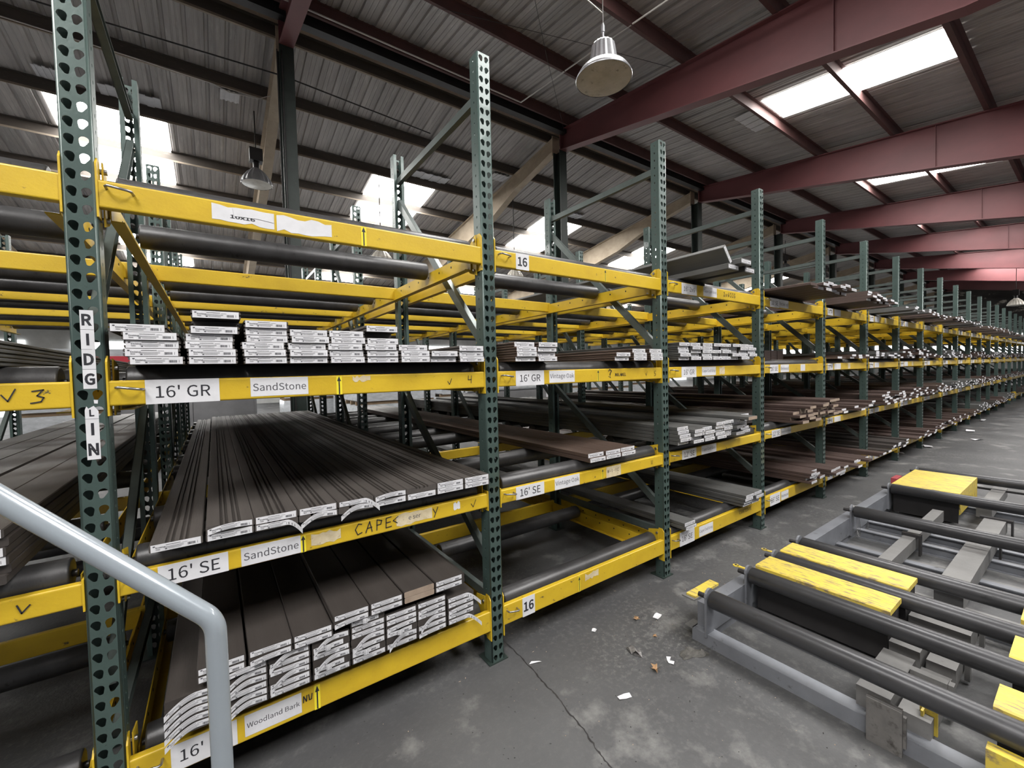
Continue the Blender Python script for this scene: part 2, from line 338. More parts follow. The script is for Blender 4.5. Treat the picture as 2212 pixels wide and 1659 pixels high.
# pale scraps of roof insulation
for k,(xa,xb,y,zf,lab) in enumerate(((-2.46,-2.09,11.3,zL,'small pale insulation scrap above the left skylight'),(-1.61,-.68,11.33,zL,'long pale insulation scrap beside the large left skylight'),
        (.32,.65,10.5,zL,'pale scrap hanging under the far roof left of the first column'),(4.83,5.88,11.38,zL,'pale insulation scrap above the second far skylight'),
        (6.9,7.43,10.55,zL,'little pale scrap beside the second cream rafter'),(10.71,11.41,11.39,zL,'pale insulation scrap above the third far skylight'),
        (10.26,11.33,4.95,zR,'pale corrugated patch at the corner of the aisle skylight'))):
    m=MB(); n=8
    for j in range(n):
        a=xa+(xb-xa)*j/n; b=xa+(xb-xa)*(j+1)/n; d=.015*(j%2)
        m.box(a,b,y-.18,y+.2,0,.01,T=Matrix.Translation((0,0,zf(y)+.135+d)))
    m.obj('insulation_scrap',MT['paper'],label=lab,cat='insulation')

# walls
m=MB(); m.box(XA,XB,YBACK,YBACK+.2,0,5.0); struct('wall_back',m,MT['wall'],'pale metal clad wall far behind the racks','wall')
m=MB(); m.box(XA-.2,XA,YNEAR,YBACK,0,8); struct('wall_left',m,MT['wall'],'pale metal clad end wall at the left','wall')
m=MB(); m.box(XB,XB+.2,YNEAR,YBACK,0,8); struct('wall_right',m,MT['wall'],'pale end wall far down the aisle','wall')
m=MB(); m.box(47.5,47.75,YNEAR,8.0,3.6,6.9)
for z in (4.4,5.2,6.0): m.box(47.42,47.5,YNEAR,8.0,z,z+.09)
struct('wall_partition',m,MT['smoke'],'soot stained panel wall hanging across the far end of the aisle','wall')
for k,y in enumerate((-11,-7.2,-3.4,.4,4.2,8.0,11.8,15.6,19.4,23.2)):
    m=MB()
    for j in range(4): m.box(XB-.06,XB-.02,y,y+3.2,1.6+.62*j,2.15+.62*j)
    struct('window_%d'%wn,m,mat('daylight_window_%d'%k,(.9,.9,.9),.6,emit=((.95,.98,1),1.6)) if k==0 else bpy.data.materials['daylight_window_0'],'bright louvred daylight window in the far end wall, %s from the open side'%ORD[k+1],'window',group='far end windows'); wn+=1
for k,x in enumerate((-9.5,-5.2,-1.2,5.5,12,20,30,40)):
    m=MB(); m.box(x,x+2.9,YBACK-.06,YBACK-.02,.05,3.3)
    struct('door_%d'%(k+1),m,bpy.data.materials['daylight_window_0'],'bright open loading doorway in the back wall, %s from the left'%ORD[k+1],'door',group='loading doorways')

# ================================================================ the pallet racks
def post_mesh(full=True):
    """perforated C-section post; open side toward +Y; 2 mm steel"""
    mb=MB(); w,d,H=PW,PD,POST_H; pitch=.0508; n=int(H/pitch); ang=[2*math.pi*(i+.5)/16 for i in range(16)]
    def teardrop(cx,cz,s):
        pts=[]
        for i in range(16):
            a=2*math.pi*i/16+math.pi/16
            if math.sin(a)>-.35: pts.append((cx+math.cos(a)*.0118-s*.0012,cz+.0045+math.sin(a)*.0112))
            else: pts.append((cx+math.cos(a)*.0062+s*.0024,cz-.0085+math.sin(a)*.0062))
        return pts
    def cell(x0,x1,z0,z1,hole,plane):
        cx,cz=(x0+x1)/2,(z0+z1)/2; outer=[]
        for px,pz in hole:
            dx,dz=px-cx,pz-cz; k=min(((x1-x0)/2)/abs(dx) if abs(dx)>1e-9 else 1e9,((z1-z0)/2)/abs(dz) if abs(dz)>1e-9 else 1e9)
            outer.append([cx+dx*k,cz+dz*k])
        for c in ((x0,z0),(x1,z0),(x1,z1),(x0,z1)):
            j=min(range(len(outer)),key=lambda q:(outer[q][0]-c[0])**2+(outer[q][1]-c[1])**2); outer[j]=list(c)
        k=len(hole); v=[plane(*p) for p in outer]+[plane(*p) for p in hole]
        mb.add(v,[(i,(i+1)%k,k+(i+1)%k,k+i) for i in range(k)])
    front=lambda x,z:(x,0,z)
    e=.006
    for i in range(n):
        z0=i*pitch; z1=z0+pitch; zc=(z0+z1)/2
        for s,(xa,xb) in ((1,(e,w/2)),(-1,(w/2,w-e))):
            cell(xa,xb,z0,z1,teardrop((xa+xb)/2,zc,s),front)
        for xs,sg in ((0,-1),(w,1)):
            side=lambda y,z,xs=xs:(xs,y,z)
            hole=[((e+d)/2+.004*math.cos(t),zc+.0065*math.sin(t)) for t in ang]
            cell(e,d,z0,z1,hole,side)
    top=n*pitch
    if top<H:
        for a,b in ((e,w-e),): mb.add([(a,0,top),(b,0,top),(b,0,H),(a,0,H)],[(0,1,2,3)])
        for x in (0,w): mb.add([(x,e,top),(x,d,top),(x,d,H),(x,e,H)],[(0,1,2,3)])
    for xa,xb,xc,sg in ((0,.0018,e,1),(w,w-.0018,w-e,-1)):   # rolled corners
        mb.add([(xa,e,0),(xb,.0018,0),(xc,0,0),(xa,e,H),(xb,.0018,H),(xc,0,H)],[(0,1,4,3),(1,2,5,4)],0,True)
        mb.add([(xa,d,0),(xa,d,H),(xa+sg*.02,d,H),(xa+sg*.02,d,0)],[(0,1,2,3)])
    me=mb.mesh('post',MT['green'])
    o=bpy.data.objects.new('tmp',me); COL.objects.link(o)
    wd=o.modifiers.new('w','WELD'); wd.merge_threshold=.0002
    so=o.modifiers.new('s','SOLIDIFY'); so.thickness=.002; so.offset=0; so.use_even_offset=False
    dg=bpy.context.evaluated_depsgraph_get(); dg.update()
    out=bpy.data.meshes.new_from_object(o.evaluated_get(dg)); bpy.data.objects.remove(o); out.name='post'
    return out
POST=post_mesh()
def channel(p0,p1,w,d,mi=0,mb=None,up=(1,0,0)):
    """C-channel bar between two points lying in a YZ plane, width w in that plane, depth d along X"""
    mb=mb or MB(); a=Vector(p0); b=Vector(p1); t=(b-a).normalized(); n=Vector((1,0,0)).cross(t).normalized()
    for (u0,u1,x0,x1) in ((-w/2,w/2,-d/2,-d/2+.003),(-w/2,-w/2+.003,-d/2,d/2),(w/2-.003,w/2,-d/2,d/2)):
        v=[]
        for q in (a,b):
            for (u,x) in ((u0,x0),(u1,x0),(u1,x1),(u0,x1)): v.append(q+n*u+Vector((1,0,0))*x)
        mb.add(v,[(3,2,1,0),(4,5,6,7),(0,1,5,4),(1,2,6,5),(2,3,7,6),(3,0,4,7)],mi)
    return mb
_fm={}
def frame_parts(r):
    if r in _fm: return _fm[r]
    y0,y1=ROW[r]; L=y1-y0; a=PD-.012; b=L+.012; xc=PW/2
    strut=channel((xc,a,2.865),(xc,b,2.865),.042,.03).mesh('horizontal_strut',MT['strut'])
    low=channel((xc,a,.32),(xc,b,.32),.042,.03).mesh('horizontal_strut',MT['strut'])
    mid=channel((xc,a,2.60),(xc,b,2.60),.036,.03).mesh('horizontal_strut',MT['strut'])
    d1=channel((xc,b,2.72),(xc,a,1.63),.046,.03).mesh('diagonal_brace',MT['strut'])
    d2=channel((xc,b,1.34),(xc,a,.50),.046,.03).mesh('diagonal_brace',MT['strut'])
    m=MB(); m.box(-.02,PW+.02,-.008,PD+.03,0,.006); foot=m.mesh('base_plate',MT['column'])
    _fm[r]=(strut,low,mid,d1,d2,foot,L); return _fm[r]
def upright(n,r):
    strut,low,mid,d1,d2,foot,L=frame_parts(r)
    rown={'A':'front row','B':'second row back','C':'rear row'}[r]
    if n==0: w='lettered down its left post' if r=='A' else 'behind the lettered post'
    elif n==-1: w='at the far left edge'
    else: w='between %s and %s'%(bayname(n-1),bayname(n))
    t=thing('upright_frame','green rack frame %s, %s'%(w,rown),'rack frame',(PX(n),ROW[r][0],0),'rack frames, '+rown)
    link('post',POST,t); link('post',POST,t,(PW,L+PD,0),(0,0,math.pi))
    link('horizontal_strut',strut,t); link('horizontal_strut',low,t)
    if n>=3: link('horizontal_strut',mid,t)
    link('diagonal_brace',d1,t); link('diagonal_brace',d2,t)
    link('base_plate',foot,t); link('base_plate',foot,t,(0,L-.02,0))
    return t
NBAY=19
frames={}
for n in range(-1,NBAY+1):
    frames[n]=upright(n,'A')
    if n<=13: upright(n,'B')
    if n<=11: upright(n,'C')

# stick-on letters running down the lettered post
lt=frames[0]
def sticker(parent,ch,x0,x1,z0,z1,torn=False,bold=.02):
    fy=-.0016; ox,oz=PX(0),0
    m=MB(); x0-=ox; x1-=ox
    if torn: m.prism([(x0,z0),(x1,z0),(x1,z0+.022),(x1-.010,z1+.004),(x1-.022,z1-.004),(x0+.004,z1+.003),(x0,z1-.008)],1,fy-.0006,fy)
    else: m.prism([(x0,z0),(x1,z0),(x1,z1),(x0,z1)],1,fy-.0006,fy)
    o=m.obj('letter_sticker',MT['paper'],parent,label='white sticker with a black letter')
    h=(z1-z0)
    me=text_mesh(ch,h*.66,MT['ink'],None,.026)
    c=link('lettering',me,o,((x0+x1)/2,fy-.0009,(z0+z1)/2)); c.scale=(.84,1,1)
for ch,za,zb,torn in (('R',1.647,1.705,0),('I',1.587,1.646,0),('D',1.527,1.586,0),('G',1.467,1.526,0),('L',1.376,1.411,1),('I',1.313,1.375,0),('N',1.251,1.313,0)):
    sticker(lt,ch,-.3225,-.2925,za,zb,torn)
m=MB(); m.prism([(.044,1.422),(.052,1.421),(.053,1.432),(.0435,1.433)],1,-.0022,-.0016); m.obj('sticker_scrap',MT['paper'],lt)

# ---- beams
bl=BW-PW-.004
def rbox(h,d,r=.008):
    pts=[]
    for cx,cz,a0 in ((d-r,r,-90),(d-r,h-r,0),(r,h-r,90),(r,r,180)):
        for k in range(4):
            a=math.radians(a0+30*k); pts.append((cx+r*math.cos(a),cz+r*math.sin(a)))
    return pts
_bm={}
def bar_mesh(lv):
    if lv not in _bm:
        b,t=LV[lv]; mb=MB(); mb.prism(rbox(t-b,.030,.006),0,0,bl); _bm[lv]=mb.mesh('beam_bar',MT['yellow'])
    return _bm[lv]
def plate_mesh(lv):
    k=('p',lv)
    if k not in _bm:
        b,t=LV[lv]; mb=MB()
        lo,hi={1:(-.05,.075),2:(-.016,.012),3:(-.03,.078),4:(-.03,.068)}[lv]
        h=t-b
        if lv==2: prof=[(-.003,lo),(.045,lo),(.045,h+hi),(-.003,h+hi)]
        else: prof=[(-.003,lo),(.04,lo),(.04,h+hi),(.012,h+hi),(-.003,h+hi-.02)]
        mb.prism([(y,z) for y,z in prof],0,0,.005)
        _bm[k]=mb.mesh('end_plate',MT['yellow'])
    return _bm[k]
def gusset_mesh(lv):
    k=('g',lv)
    if k not in _bm:
        b,t=LV[lv]; h=t-b; mb=MB()
        if lv==4: prof=[(.0,h+.066),(.008,h+.066),(.085,h+.012),(.085,-.012),(.06,-.03),(0,-.05)]
        else: prof=[(.0,h+.07),(.085,h+.05),(.085,-.02),(0,-.03)]
        mb.prism(prof,0,0,.004)
        for y,z in ((.012,h+.04),(.02,-.025),(.062,-.008)):
            mb.tube([(-.008,y,z),(.012,y,z)],.0085,6,1)
        _bm[k]=mb.mesh('gusset_plate',[MT['yellowside'],MT['steel']])
    return _bm[k]
m=MB(); m.tube([(0,.02,0),(0,-.018,0),(.006,-.026,.001),(.052,-.030,-.006),(.060,-.024,-.007),(.062,.0,-.007)],.0042,8); CLIP=m.mesh('safety_clip',MT['steel'])
beams={}
def beam(k,lv,y,front,detail=True,rowlab='front'):
    b,t=LV[lv]; x=PX(k)+PW+.002
    lab='yellow %s beam of the %s in the %s'%(rowlab,LEVELN[lv],bayname(k))
    o=thing('shelf_beam',lab,'rack beam',(x,y,b),'yellow %s beams of the racks'%rowlab)
    link('beam_bar',bar_mesh(lv),o,(0,.0 if front else 0,0))
    if detail:
        link('end_plate',plate_mesh(lv),o,(-.002,0,0)); link('end_plate',plate_mesh(lv),o,(bl+.002,0,0)).scale=(-1,1,1)
    if front:
        link('gusset_plate',gusset_mesh(lv),o,(.008,.034,0))
        if k>=0: link('gusset_plate',gusset_mesh(lv),o,(bl-.008,.034,0)).scale=(-1,1,1)
        if k<9: link('safety_clip',CLIP,o,(.022,-.001,(t-b)*.72),label='bent bare steel clip')
    return o
for k in range(-1,NBAY):
    for lv in (1,2,3,4): beams[k,lv]=beam(k,lv,YF-.0005,True)
    if k<=6:
        for lv in (1,2,3): beam(k,lv,2.955,False,False,'rear')
    if k<=12:
        for y,rl in ((2.955,'rear'),(4.04,'third'),(4.945,'fourth'),(5.81,'fifth')): beam(k,4,y,False,False,rl)

# ---- side rails that carry the rollers (one pair per shelf, running back)
_rm={}
def rail_mesh(y1):
    if y1 not in _rm:
        mb=MB(); y0=1.86; h=.088
        mb.prism([(0,0),(.036,0),(.036,.004),(.004,.004),(.004,h),(0,h)],1,y0,y1)
        yy=y0+.06
        while yy<y1: mb.tube([(-.002,yy,.06),(.0055,yy,.06)],.006,6,1); yy+=.15
        _rm[y1]=mb.mesh('side_rail',[MT['yellowside'],MT['black']])
    return _rm[y1]
for k in range(-1,NBAY):
    for lv in (1,2,3,4):
        if lv<4 and k>9: continue
        zr=BB[lv]-2*RR-.045; y1=6.7 if k<12 else 3.0
        a=link('side_rail',rail_mesh(y1),None,(PX(k)+PW+.018,0,zr),None,'yellow left side rail under the rollers, %s, %s'%(LEVELN[lv],bayname(k)),'rail','roller side rails')
        b=link('side_rail',rail_mesh(y1),None,(PX(k+1)-.018,0,zr),None,'yellow right side rail under the rollers, %s, %s'%(LEVELN[lv],bayname(k)),'rail','roller side rails')
        b.scale=(-1,1,1)

# ---- rollers
def roller_mesh(L,r,name='shelf_roller',m=None):
    mb=MB(); mb.tube([(0,0,0),(.0015,0,0),(.006,0,0),(L-.006,0,0),(L-.0015,0,0),(L,0,0)],[r-.006,r-.002,r,r,r-.002,r-.006],24)
    mb.tube([(-.012,0,0),(L+.012,0,0)],.011,10)
    return mb.mesh(name,m or MT['roller'])
RL=bl-.075
ROLL=roller_mesh(RL,RR)
RY=[1.867,2.37,3.42,3.86,4.42,4.72,5.32,5.68,6.2,6.56]
for k in range(-1,NBAY):
    for lv in (1,2,3,4):
        n=len(RY) if (lv==4 and k<9) or (lv==2 and k<3) or (k<2) else (4 if k<5 else 1)
        if lv==1: n=min(n,6)
        for i in range(n):
            y=RY[i]
            if lv==1 and i==1: y=2.62
            link('shelf_roller',ROLL,None,(PX(k)+PW+.002+.0375,y,BB[lv]-RR),(0.3*i,0,0),
                 'steel roller, %s from front, %s, %s'%(ORD[i+1],LEVELN[lv],bayname(k)),'roller','rollers of the %s'%LEVELN[lv])

# ---- paper labels, tape arrows, handwriting on the beams
def plab(k,lv,x0,x1,txt=None,z0=.08,z1=.94,ink='ink',bold=0.0,matl='paper',ragged=False,fill=.86,name='paper_label',size=None,dy=0):
    b=beams[k,lv]; h=LV[lv][1]-LV[lv][0]; ox=b.location.x; za,zb=h*z0,h*z1; y=-.0004-.0004*dy
    m=MB()
    if ragged:
        rr=random.Random(int(x0*1000)+lv); P=[]
        nn=9
        for i in range(nn): P.append((x0-ox+(x1-x0)*i/(nn-1),za+rr.uniform(0,.14)*h))
        for i in range(nn): P.append((x1-ox-(x1-x0)*i/(nn-1),zb-rr.uniform(0,.18)*h))
        m.prism(P,1,y-.0004,y)
    else: m.prism([(x0-ox,za),(x1-ox,za),(x1-ox,zb),(x0-ox,zb)],1,y-.0004,y)
    o=m.obj(name,MT[matl],b,label={'paper':'white paper label','oldpaper':'torn beige sticker','tape':'yellow arrow tape'}[matl])
    if txt:
        me=text_mesh(txt,size or (zb-za)*.78,MT[ink],(x1-x0)*fill,bold)
        link('lettering',me,o,((x0+x1)/2-ox,y-.0007,(za+zb)/2))
    return o
def arrow(k,lv,x,w=.022):
    b=beams[k,lv]; h=LV[lv][1]-LV[lv][0]; ox=b.location.x; m=MB()
    m.prism([(x-w/2-ox,.002),(x+w/2-ox,.002),(x+w/2-ox,h-.004),(x-w/2-ox,h-.004)],1,-.0008,-.0004)
    o=m.obj('arrow_tape',MT['tape'],b,label='yellow tape with a black up arrow')
    m=MB(); m.add([(x-.0025-ox,-.001,.003),(x+.0025-ox,-.001,.003),(x+.0025-ox,-.001,h*.72),(x-.0025-ox,-.001,h*.72),(x-.008-ox,-.001,h*.7),(x+.008-ox,-.001,h*.7),(x-ox,-.001,h*.94)],[(0,1,2,3),(4,5,6)])
    m.obj('arrow',MT['ink'],o)
def ink(k,lv,strokes,x,z,s,hw=.0014,mi='ink'):
    """pen strokes; unit coordinates scaled by s, placed at x (world) and z (share of the beam height)"""
    b=beams[k,lv]; h=LV[lv][1]-LV[lv][0]; ox=b.location.x; m=MB()
    for st in strokes: m.strip([(x-ox+p[0]*s,-.0019,z*h+p[1]*s) for p in st],hw)
    m.obj('handwriting',MT[mi],b,label='black marker handwriting')
CHK=[[(0,.55),(.35,0),(.8,1.0)]]
THREE=[[(0,.9),(.6,1.0),(.25,.55),(.6,.4),(.45,.1),(-.1,0)]]
FOUR=[[(.05,1),(0,.45),(.5,.5)],[(.5,1),(.42,0)]]; FIVE=[[(.6,1),(.15,.95),(.1,.55),(.5,.45),(.5,.1),(0,0)]]
def hand(txt,sp=.85):
    G={'C':[[(.6,.9),(.3,1),(0,.5),(.2,0),(.6,.12)]],'A':[[(0,0),(.4,1),(.6,0)],[(.15,.4),(.6,.42)]],'P':[[(.1,0),(.15,1),(.6,.85),(.5,.5),(.12,.48)]],
       'E':[[(.6,1),(.1,.95),(.05,.02),(.6,.05)],[(.08,.5),(.5,.52)]],'N':[[(.05,0),(.1,1),(.5,.05),(.58,1)]],'O':[[(.3,1),(0,.5),(.25,0),(.55,.45),(.3,1)]],
       'L':[[(.1,1),(.05,.02),(.5,.05)]],'B':[[(.05,0),(.1,1),(.5,.8),(.12,.5),(.52,.3),(.05,0)]],'?':[[(0,.8),(.2,1),(.5,.8),(.25,.45),(.25,.28)],[(.24,.08),(.27,0)]],
       'G':[[(.6,.9),(.3,1),(0,.5),(.2,0),(.58,.1),(.55,.45),(.35,.45)]],'2':[[(0,.8),(.3,1),(.5,.75),(0,0),(.6,.05)]],'6':[[(.5,1),(.1,.5),(.2,0),(.5,.2),(.3,.45),(.1,.3)]],
       'x':[[(0,.6),(.5,0)],[(.5,.6),(0,0)]],'S':[[(.55,.9),(.2,1),(.1,.6),(.5,.35),(.4,0),(0,.1)]],'V':[[(0,1),(.3,0),(.6,1)]],'I':[[(.25,1),(.25,0)]],'-':[[(.1,.45),(.45,.5)]],
       '<':[[(.6,.85),(.05,.5),(.5,.15)]],'y':[[(0,.7),(.25,.2)],[(.6,.8),(.1,-.3)]],'U':[[(0,1),(.1,.1),(.4,.1),(.5,1)]],'T':[[(0,1),(.6,1)],[(.3,1),(.3,0)]],'R':[[(.05,0),(.1,1),(.5,.8),(.12,.5),(.55,0)]],'D':[[(.05,0),(.1,1),(.55,.6),(.05,0)]],'W':[[(0,1),(.15,0),(.3,.7),(.45,0),(.6,1)]]}
    out=[]
    for i,c in enumerate(txt):
        for st in G.get(c,[]): out.append([(p[0]+i*sp,p[1]) for p in st])
    return out
# lettered bay to the right of the RIDG LIN post
plab(0,4,.015,.203,None,.12,.88,matl='oldpaper' ,ragged=True).data.materials[0]=MT['paper']
o=[c for c in beams[0,4].children if c.name.startswith('paper_label')][-1]
link('lettering',text_mesh('10x16',.05,MT['ink'],.075,.02),o,(.105-beams[0,4].location.x,-.0012,.036)).scale=(1,1,.55)
m=MB(); ox=beams[0,4].location.x
m.prism([(.08-ox,.038),(.15-ox,.041),(.2-ox,.036),(.198-ox,.062),(.075-ox,.066)],1,-.0022,-.0016); m.obj('label_scrap',MT['paper'],beams[0,4],label='peeling white scrap over the old number')
plab(0,4,.211,.403,None,.10,.88,ragged=True); arrow(0,4,.528)
plab(0,3,-.182,.014,"16' GR",.0,1.0,fill=.74,size=.055); plab(0,3,.106,.296,'SandStone',.12,.97,'grayink',fill=.92); arrow(0,3,.41)
plab(0,3,.463,.535,None,.6,1.0,matl='oldpaper',ragged=True); ink(0,3,[CHK[0]],.893,.3,.026); ink(0,3,FOUR,1.003,.32,.036)
plab(0,2,-.174,.017,"16' SE",.02,1.0,fill=.74,size=.05); plab(0,2,.055,.248,'SandStone',.05,1.0,'grayink',fill=.92); arrow(0,2,.257,.018)
plab(0,2,.285,.395,None,.2,.95,matl='oldpaper',ragged=True); ink(0,2,hand('CAPE',.95),.452,.28,.044,.0019); ink(0,2,hand('<'),.61,.35,.04,.0018)
plab(0,2,.626,.795,'e ser',.12,1.0,'grayink',matl='oldpaper',ragged=True,fill=.34,size=.03); ink(0,2,hand('y'),.80,.4,.04,.0018); ink(0,2,CHK,1.0,.3,.034); plab(0,2,.905,.94,None,.35,.95,ragged=True)
plab(0,1,-.165,.02,"16' SE",.05,.93,fill=.74,size=.055); plab(0,1,.043,.229,'Woodland Bark',.16,.92,'grayink',fill=.93); ink(0,1,hand('NU'),.234,.5,.024,.0018); arrow(0,1,.285)
m=None
# second bay
plab(1,4,1.306,1.392,'16',.0,1.0,bold=.02,fill=.72); arrow(1,4,1.985,.012)
plab(1,3,1.288,1.48,"16' GR",.0,1.0,fill=.72); plab(1,3,1.517,1.71,'Vintage Oak',.1,.95,'grayink',fill=.94); arrow(1,3,1.907,.012)
ink(1,3,hand('?'),2.0,.3,.05,.003); ink(1,3,hand('NOLABEL',.9),2.06,.4,.017,.0016); ink(1,3,CHK,2.36,.35,.026); ink(1,3,FIVE,2.455,.3,.032)
plab(1,2,1.272,1.464,"16' SE",.02,1.0,fill=.72); plab(1,2,1.541,1.735,'Vintage Oak',.06,1.0,'grayink',fill=.94); arrow(1,2,1.932,.014)
o=plab(1,2,1.965,2.1,None,.03,1.0,matl='oldpaper'); ink(1,2,hand('N-I-IC',.9),1.975,.45,.02,.0012); ink(1,2,hand('U'),2.41,.3,.03,.0013)
plab(1,1,1.297,1.381,'16',.0,1.0,bold=.02,fill=.8); arrow(1,1,1.717,.014); plab(1,1,1.765,1.88,None,.45,.95,matl='oldpaper',ragged=True)
# third bay
plab(2,4,2.79,2.987,"16'-2x6",.0,.95,fill=.72); plab(2,4,3.075,3.268,'Cape Cod Gray',.1,.97,'grayink',fill=.93); ink(2,4,hand('2x6CCG',.95),3.37,.35,.034,.002)
plab(2,3,2.778,2.97,"16' GR",.0,1.0,fill=.72); plab(2,3,3.046,3.245,'Cape Cod Gray',.1,.95,'grayink',fill=.93); plab(2,3,3.30,3.38,None,.1,.98,matl='oldpaper',ragged=True)
plab(2,2,2.774,2.96,"12' SE",.0,1.0,fill=.72); plab(2,2,3.03,3.242,'Cape Cod Gray',.05,1.0,'grayink',fill=.93)
plab(2,1,2.733,2.924,"16' SE",.0,1.0,fill=.72); plab(2,1,2.987,3.184,'Cape Cod Gray',.08,.85,'grayink',fill=.93); ink(2,1,hand('CONTEDDE',.9),3.60,.5,.03,.0018)
# fourth bay
plab(3,4,4.182,4.371,"12' SE",.0,1.0,fill=.72); plab(3,4,4.373,4.572,'Redwood',.08,.98,'grayink',fill=.9)
plab(3,3,4.176,4.347,"16' SE",.0,1.0,fill=.78); plab(3,3,4.396,4.578,'Redwood',.06,.98,'grayink',fill=.9); plab(3,3,4.85,4.96,None,.1,.95)
plab(3,2,4.208,4.392,"12' SE",.0,1.0,fill=.78); plab(3,2,4.40,4.62,'Weathered Wood',.06,.98,'grayink',fill=.93)
plab(3,1,4.166,4.377,"16' SE",.0,1.0,fill=.78); plab(3,1,4.40,4.56,'Redwood',.1,.9,'grayink',fill=.9)
# left bay
ink(-1,3,CHK,-.487,.35,.034,.0017); ink(-1,3,THREE,-.428,.25,.038,.0017); ink(-1,2,[[(0,1),(.3,.1),(.9,.8)]],-.482,.3,.028,.002)
for k in range(4,13):
    for lv in (1,2,3,4):
        x=PX(k)+PW
        plab(k,lv,x+.06,x+.22,"12' GR" if (k+lv)%3 else "16' SE",.05,.97,fill=.72); plab(k,lv,x+.26,x+.46,None,.1,.95)
        if (k+lv)%2: plab(k,lv,x+.7,x+.78,None,.1,.95,matl='oldpaper')

# ================================================================ the boards
BWD, BT = 0.1385, 0.0248
def board_prof(kind,w=BWD,t=BT):
    e=.003
    if kind=='grooved':
        top=[(w-e,t)]
        for c in (.096,.081,.059,.044):
            top+=[(c+.0048,t),(c+.0036,t-.0085),(c-.0036,t-.0085),(c-.0048,t)]
        top+=[(e,t)]
        return [(e,0),(w-e,0),(w,e),(w,t-e)]+top+[(0,t-e),(0,e)]
    if kind=='slot':
        s0,s1,d=t*.40,t*.62,.006
        return [(e,0),(w-e,0),(w,e),(w,s0),(w-d,s0),(w-d,s1),(w,s1),(w,t-e),(w-e,t),(e,t),(0,t-e),(0,s1),(d,s1),(d,s0),(0,s0),(0,e)]
    return [(e,0),(w-e,0),(w,e),(w,t-e),(w-e,t),(e,t),(0,t-e),(0,e)]
_bd={}
def board_mesh(kind,matl,L=4.88,w=BWD,t=BT,endmat=None):
    k=(kind,matl,L,w,t,endmat)
    if k not in _bd:
        mb=MB(); mb.prism(board_prof(kind,w,t),1,0,L)
        if endmat:
            n=len(board_prof(kind,w,t)); mb.m[-2]=1
        _bd[k]=mb.mesh('deck_board',[MT[matl]]+([MT[endmat]] if endmat else []))
    return _bd[k]
# ---- the end labels: flat, drooping, tail and loop shapes, each with its printed lettering
def curlfn(v):
    def f(x,z):
        t=(x-.005)/.125
        if v in ('flat','slim'): return (x,-.0010,z)
        if v=='droop':
            s=max(0,(.62-t)/.62); return (x-.004*s,-.0012-.014*s-.020*s*s,z-.020*s*s+.004*math.sin(t*math.pi))
        if v=='arch':
            s=math.sin(max(0,min(1,t))*math.pi); return (x,-.0012-.010*s,z+.006*s-.008*(1-t)**3)
        if v=='tail':
            s=max(0,(t-.72)/.28); return (x+.010*s,-.0012-.05*s*s,z-.030*s*s+.008*s)
        if v=='loop':
            if t<.28: return (x,-.0012-.002*t,z)
            if t>.72: return (x-.02,-.0012,z)
            a=(t-.28)/.44*math.pi*1.7; r=.017
            return (.047+.012*math.sin(a)+.02*(t-.28),-.004-r*(1-math.cos(a)),z+.012*(1-math.cos(a))*.7)
    return f
LW0,LW1,LZ0,LZ1=.0045,.1330,.0008,.0242
_lb={}
def label_mesh(v):
    if v not in _lb:
        f=curlfn(v); n=1 if v=='flat' else 18; mb=MB(); vs=[]
        for i in range(n+1):
            x=LW0+(LW1-LW0)*i/n; vs+= [f(x,LZ0 if v=='flat' else .0035),f(x,LZ1 if v=='flat' else .0222)]
        q=[(2*i,2*i+2,2*i+3,2*i+1) for i in range(n)]
        mb.add(vs,q,0,v!='flat')
        mb.add([(p[0],p[1]+.0006,p[2]) for p in vs],[tuple(reversed(t)) for t in q],0,v!='flat')
        lab=mb.mesh('end_label',MT['paper'])
        # lettering: mark, brand word, fine print, barcode
        pm=MB(); rr=random.Random(3)
        def rect(x0,x1,z0,z1):
            k=max(1,int((x1-x0)/.008)); vs=[]
            for i in range(k+1):
                x=x0+(x1-x0)*i/k
                for z in (z0,z1):
                    p=f(x,z); vs.append((p[0],p[1]-.0004,p[2]))
            pm.add(vs,[(2*i,2*i+2,2*i+3,2*i+1) for i in range(k)],0)
        rect(.010,.0155,.0165,.0205)
        for z in (.0062,.0082): rect(.017,.028,z,z+.0008)
        for z in (.0175,.0192): rect(.042,.080,z,z+.0007)
        for z in (.0095,.0125): rect(.036+rr.uniform(0,.004),.088,z,z+.0009)
        for z in (.0050,.0070): rect(.048,.082,z,z+.0006)
        rect(.0400,.0455,.0045,.0080); rect(.083,.098,.0165,.0175)
        x=.098
        while x<.119:
            w=rr.choice((.0006,.0011,.0017)); rect(x,x+w,.0055,.0135); x+=w+rr.choice((.0006,.001))
        rect(.1235,.1245,.0055,.0140)
        me=pm.mesh('lettering',MT['ink'])
        t=text_mesh('Envision',.0062,MT['ink'],.024,.015)
        tv=[f(p.co.x+.0290,p.co.z+.0140) for p in t.vertices]
        o=len(pm.v); pm.add([(a,b-.0004,c) for a,b,c in tv],[tuple(p.vertices) for p in t.polygons],0)
        bpy.data.meshes.remove(me)
        _lb[v]=(lab,pm.mesh('lettering',MT['grayink']))
    return _lb[v]
ORDW=['','bottom','second','third','fourth','fifth','sixth','seventh','eighth','ninth','tenth','eleventh']
COLN={'brown':'brown','dark':'dark brown','red':'reddish brown','oak':'warm brown','gray':'gray'}
nboards=0
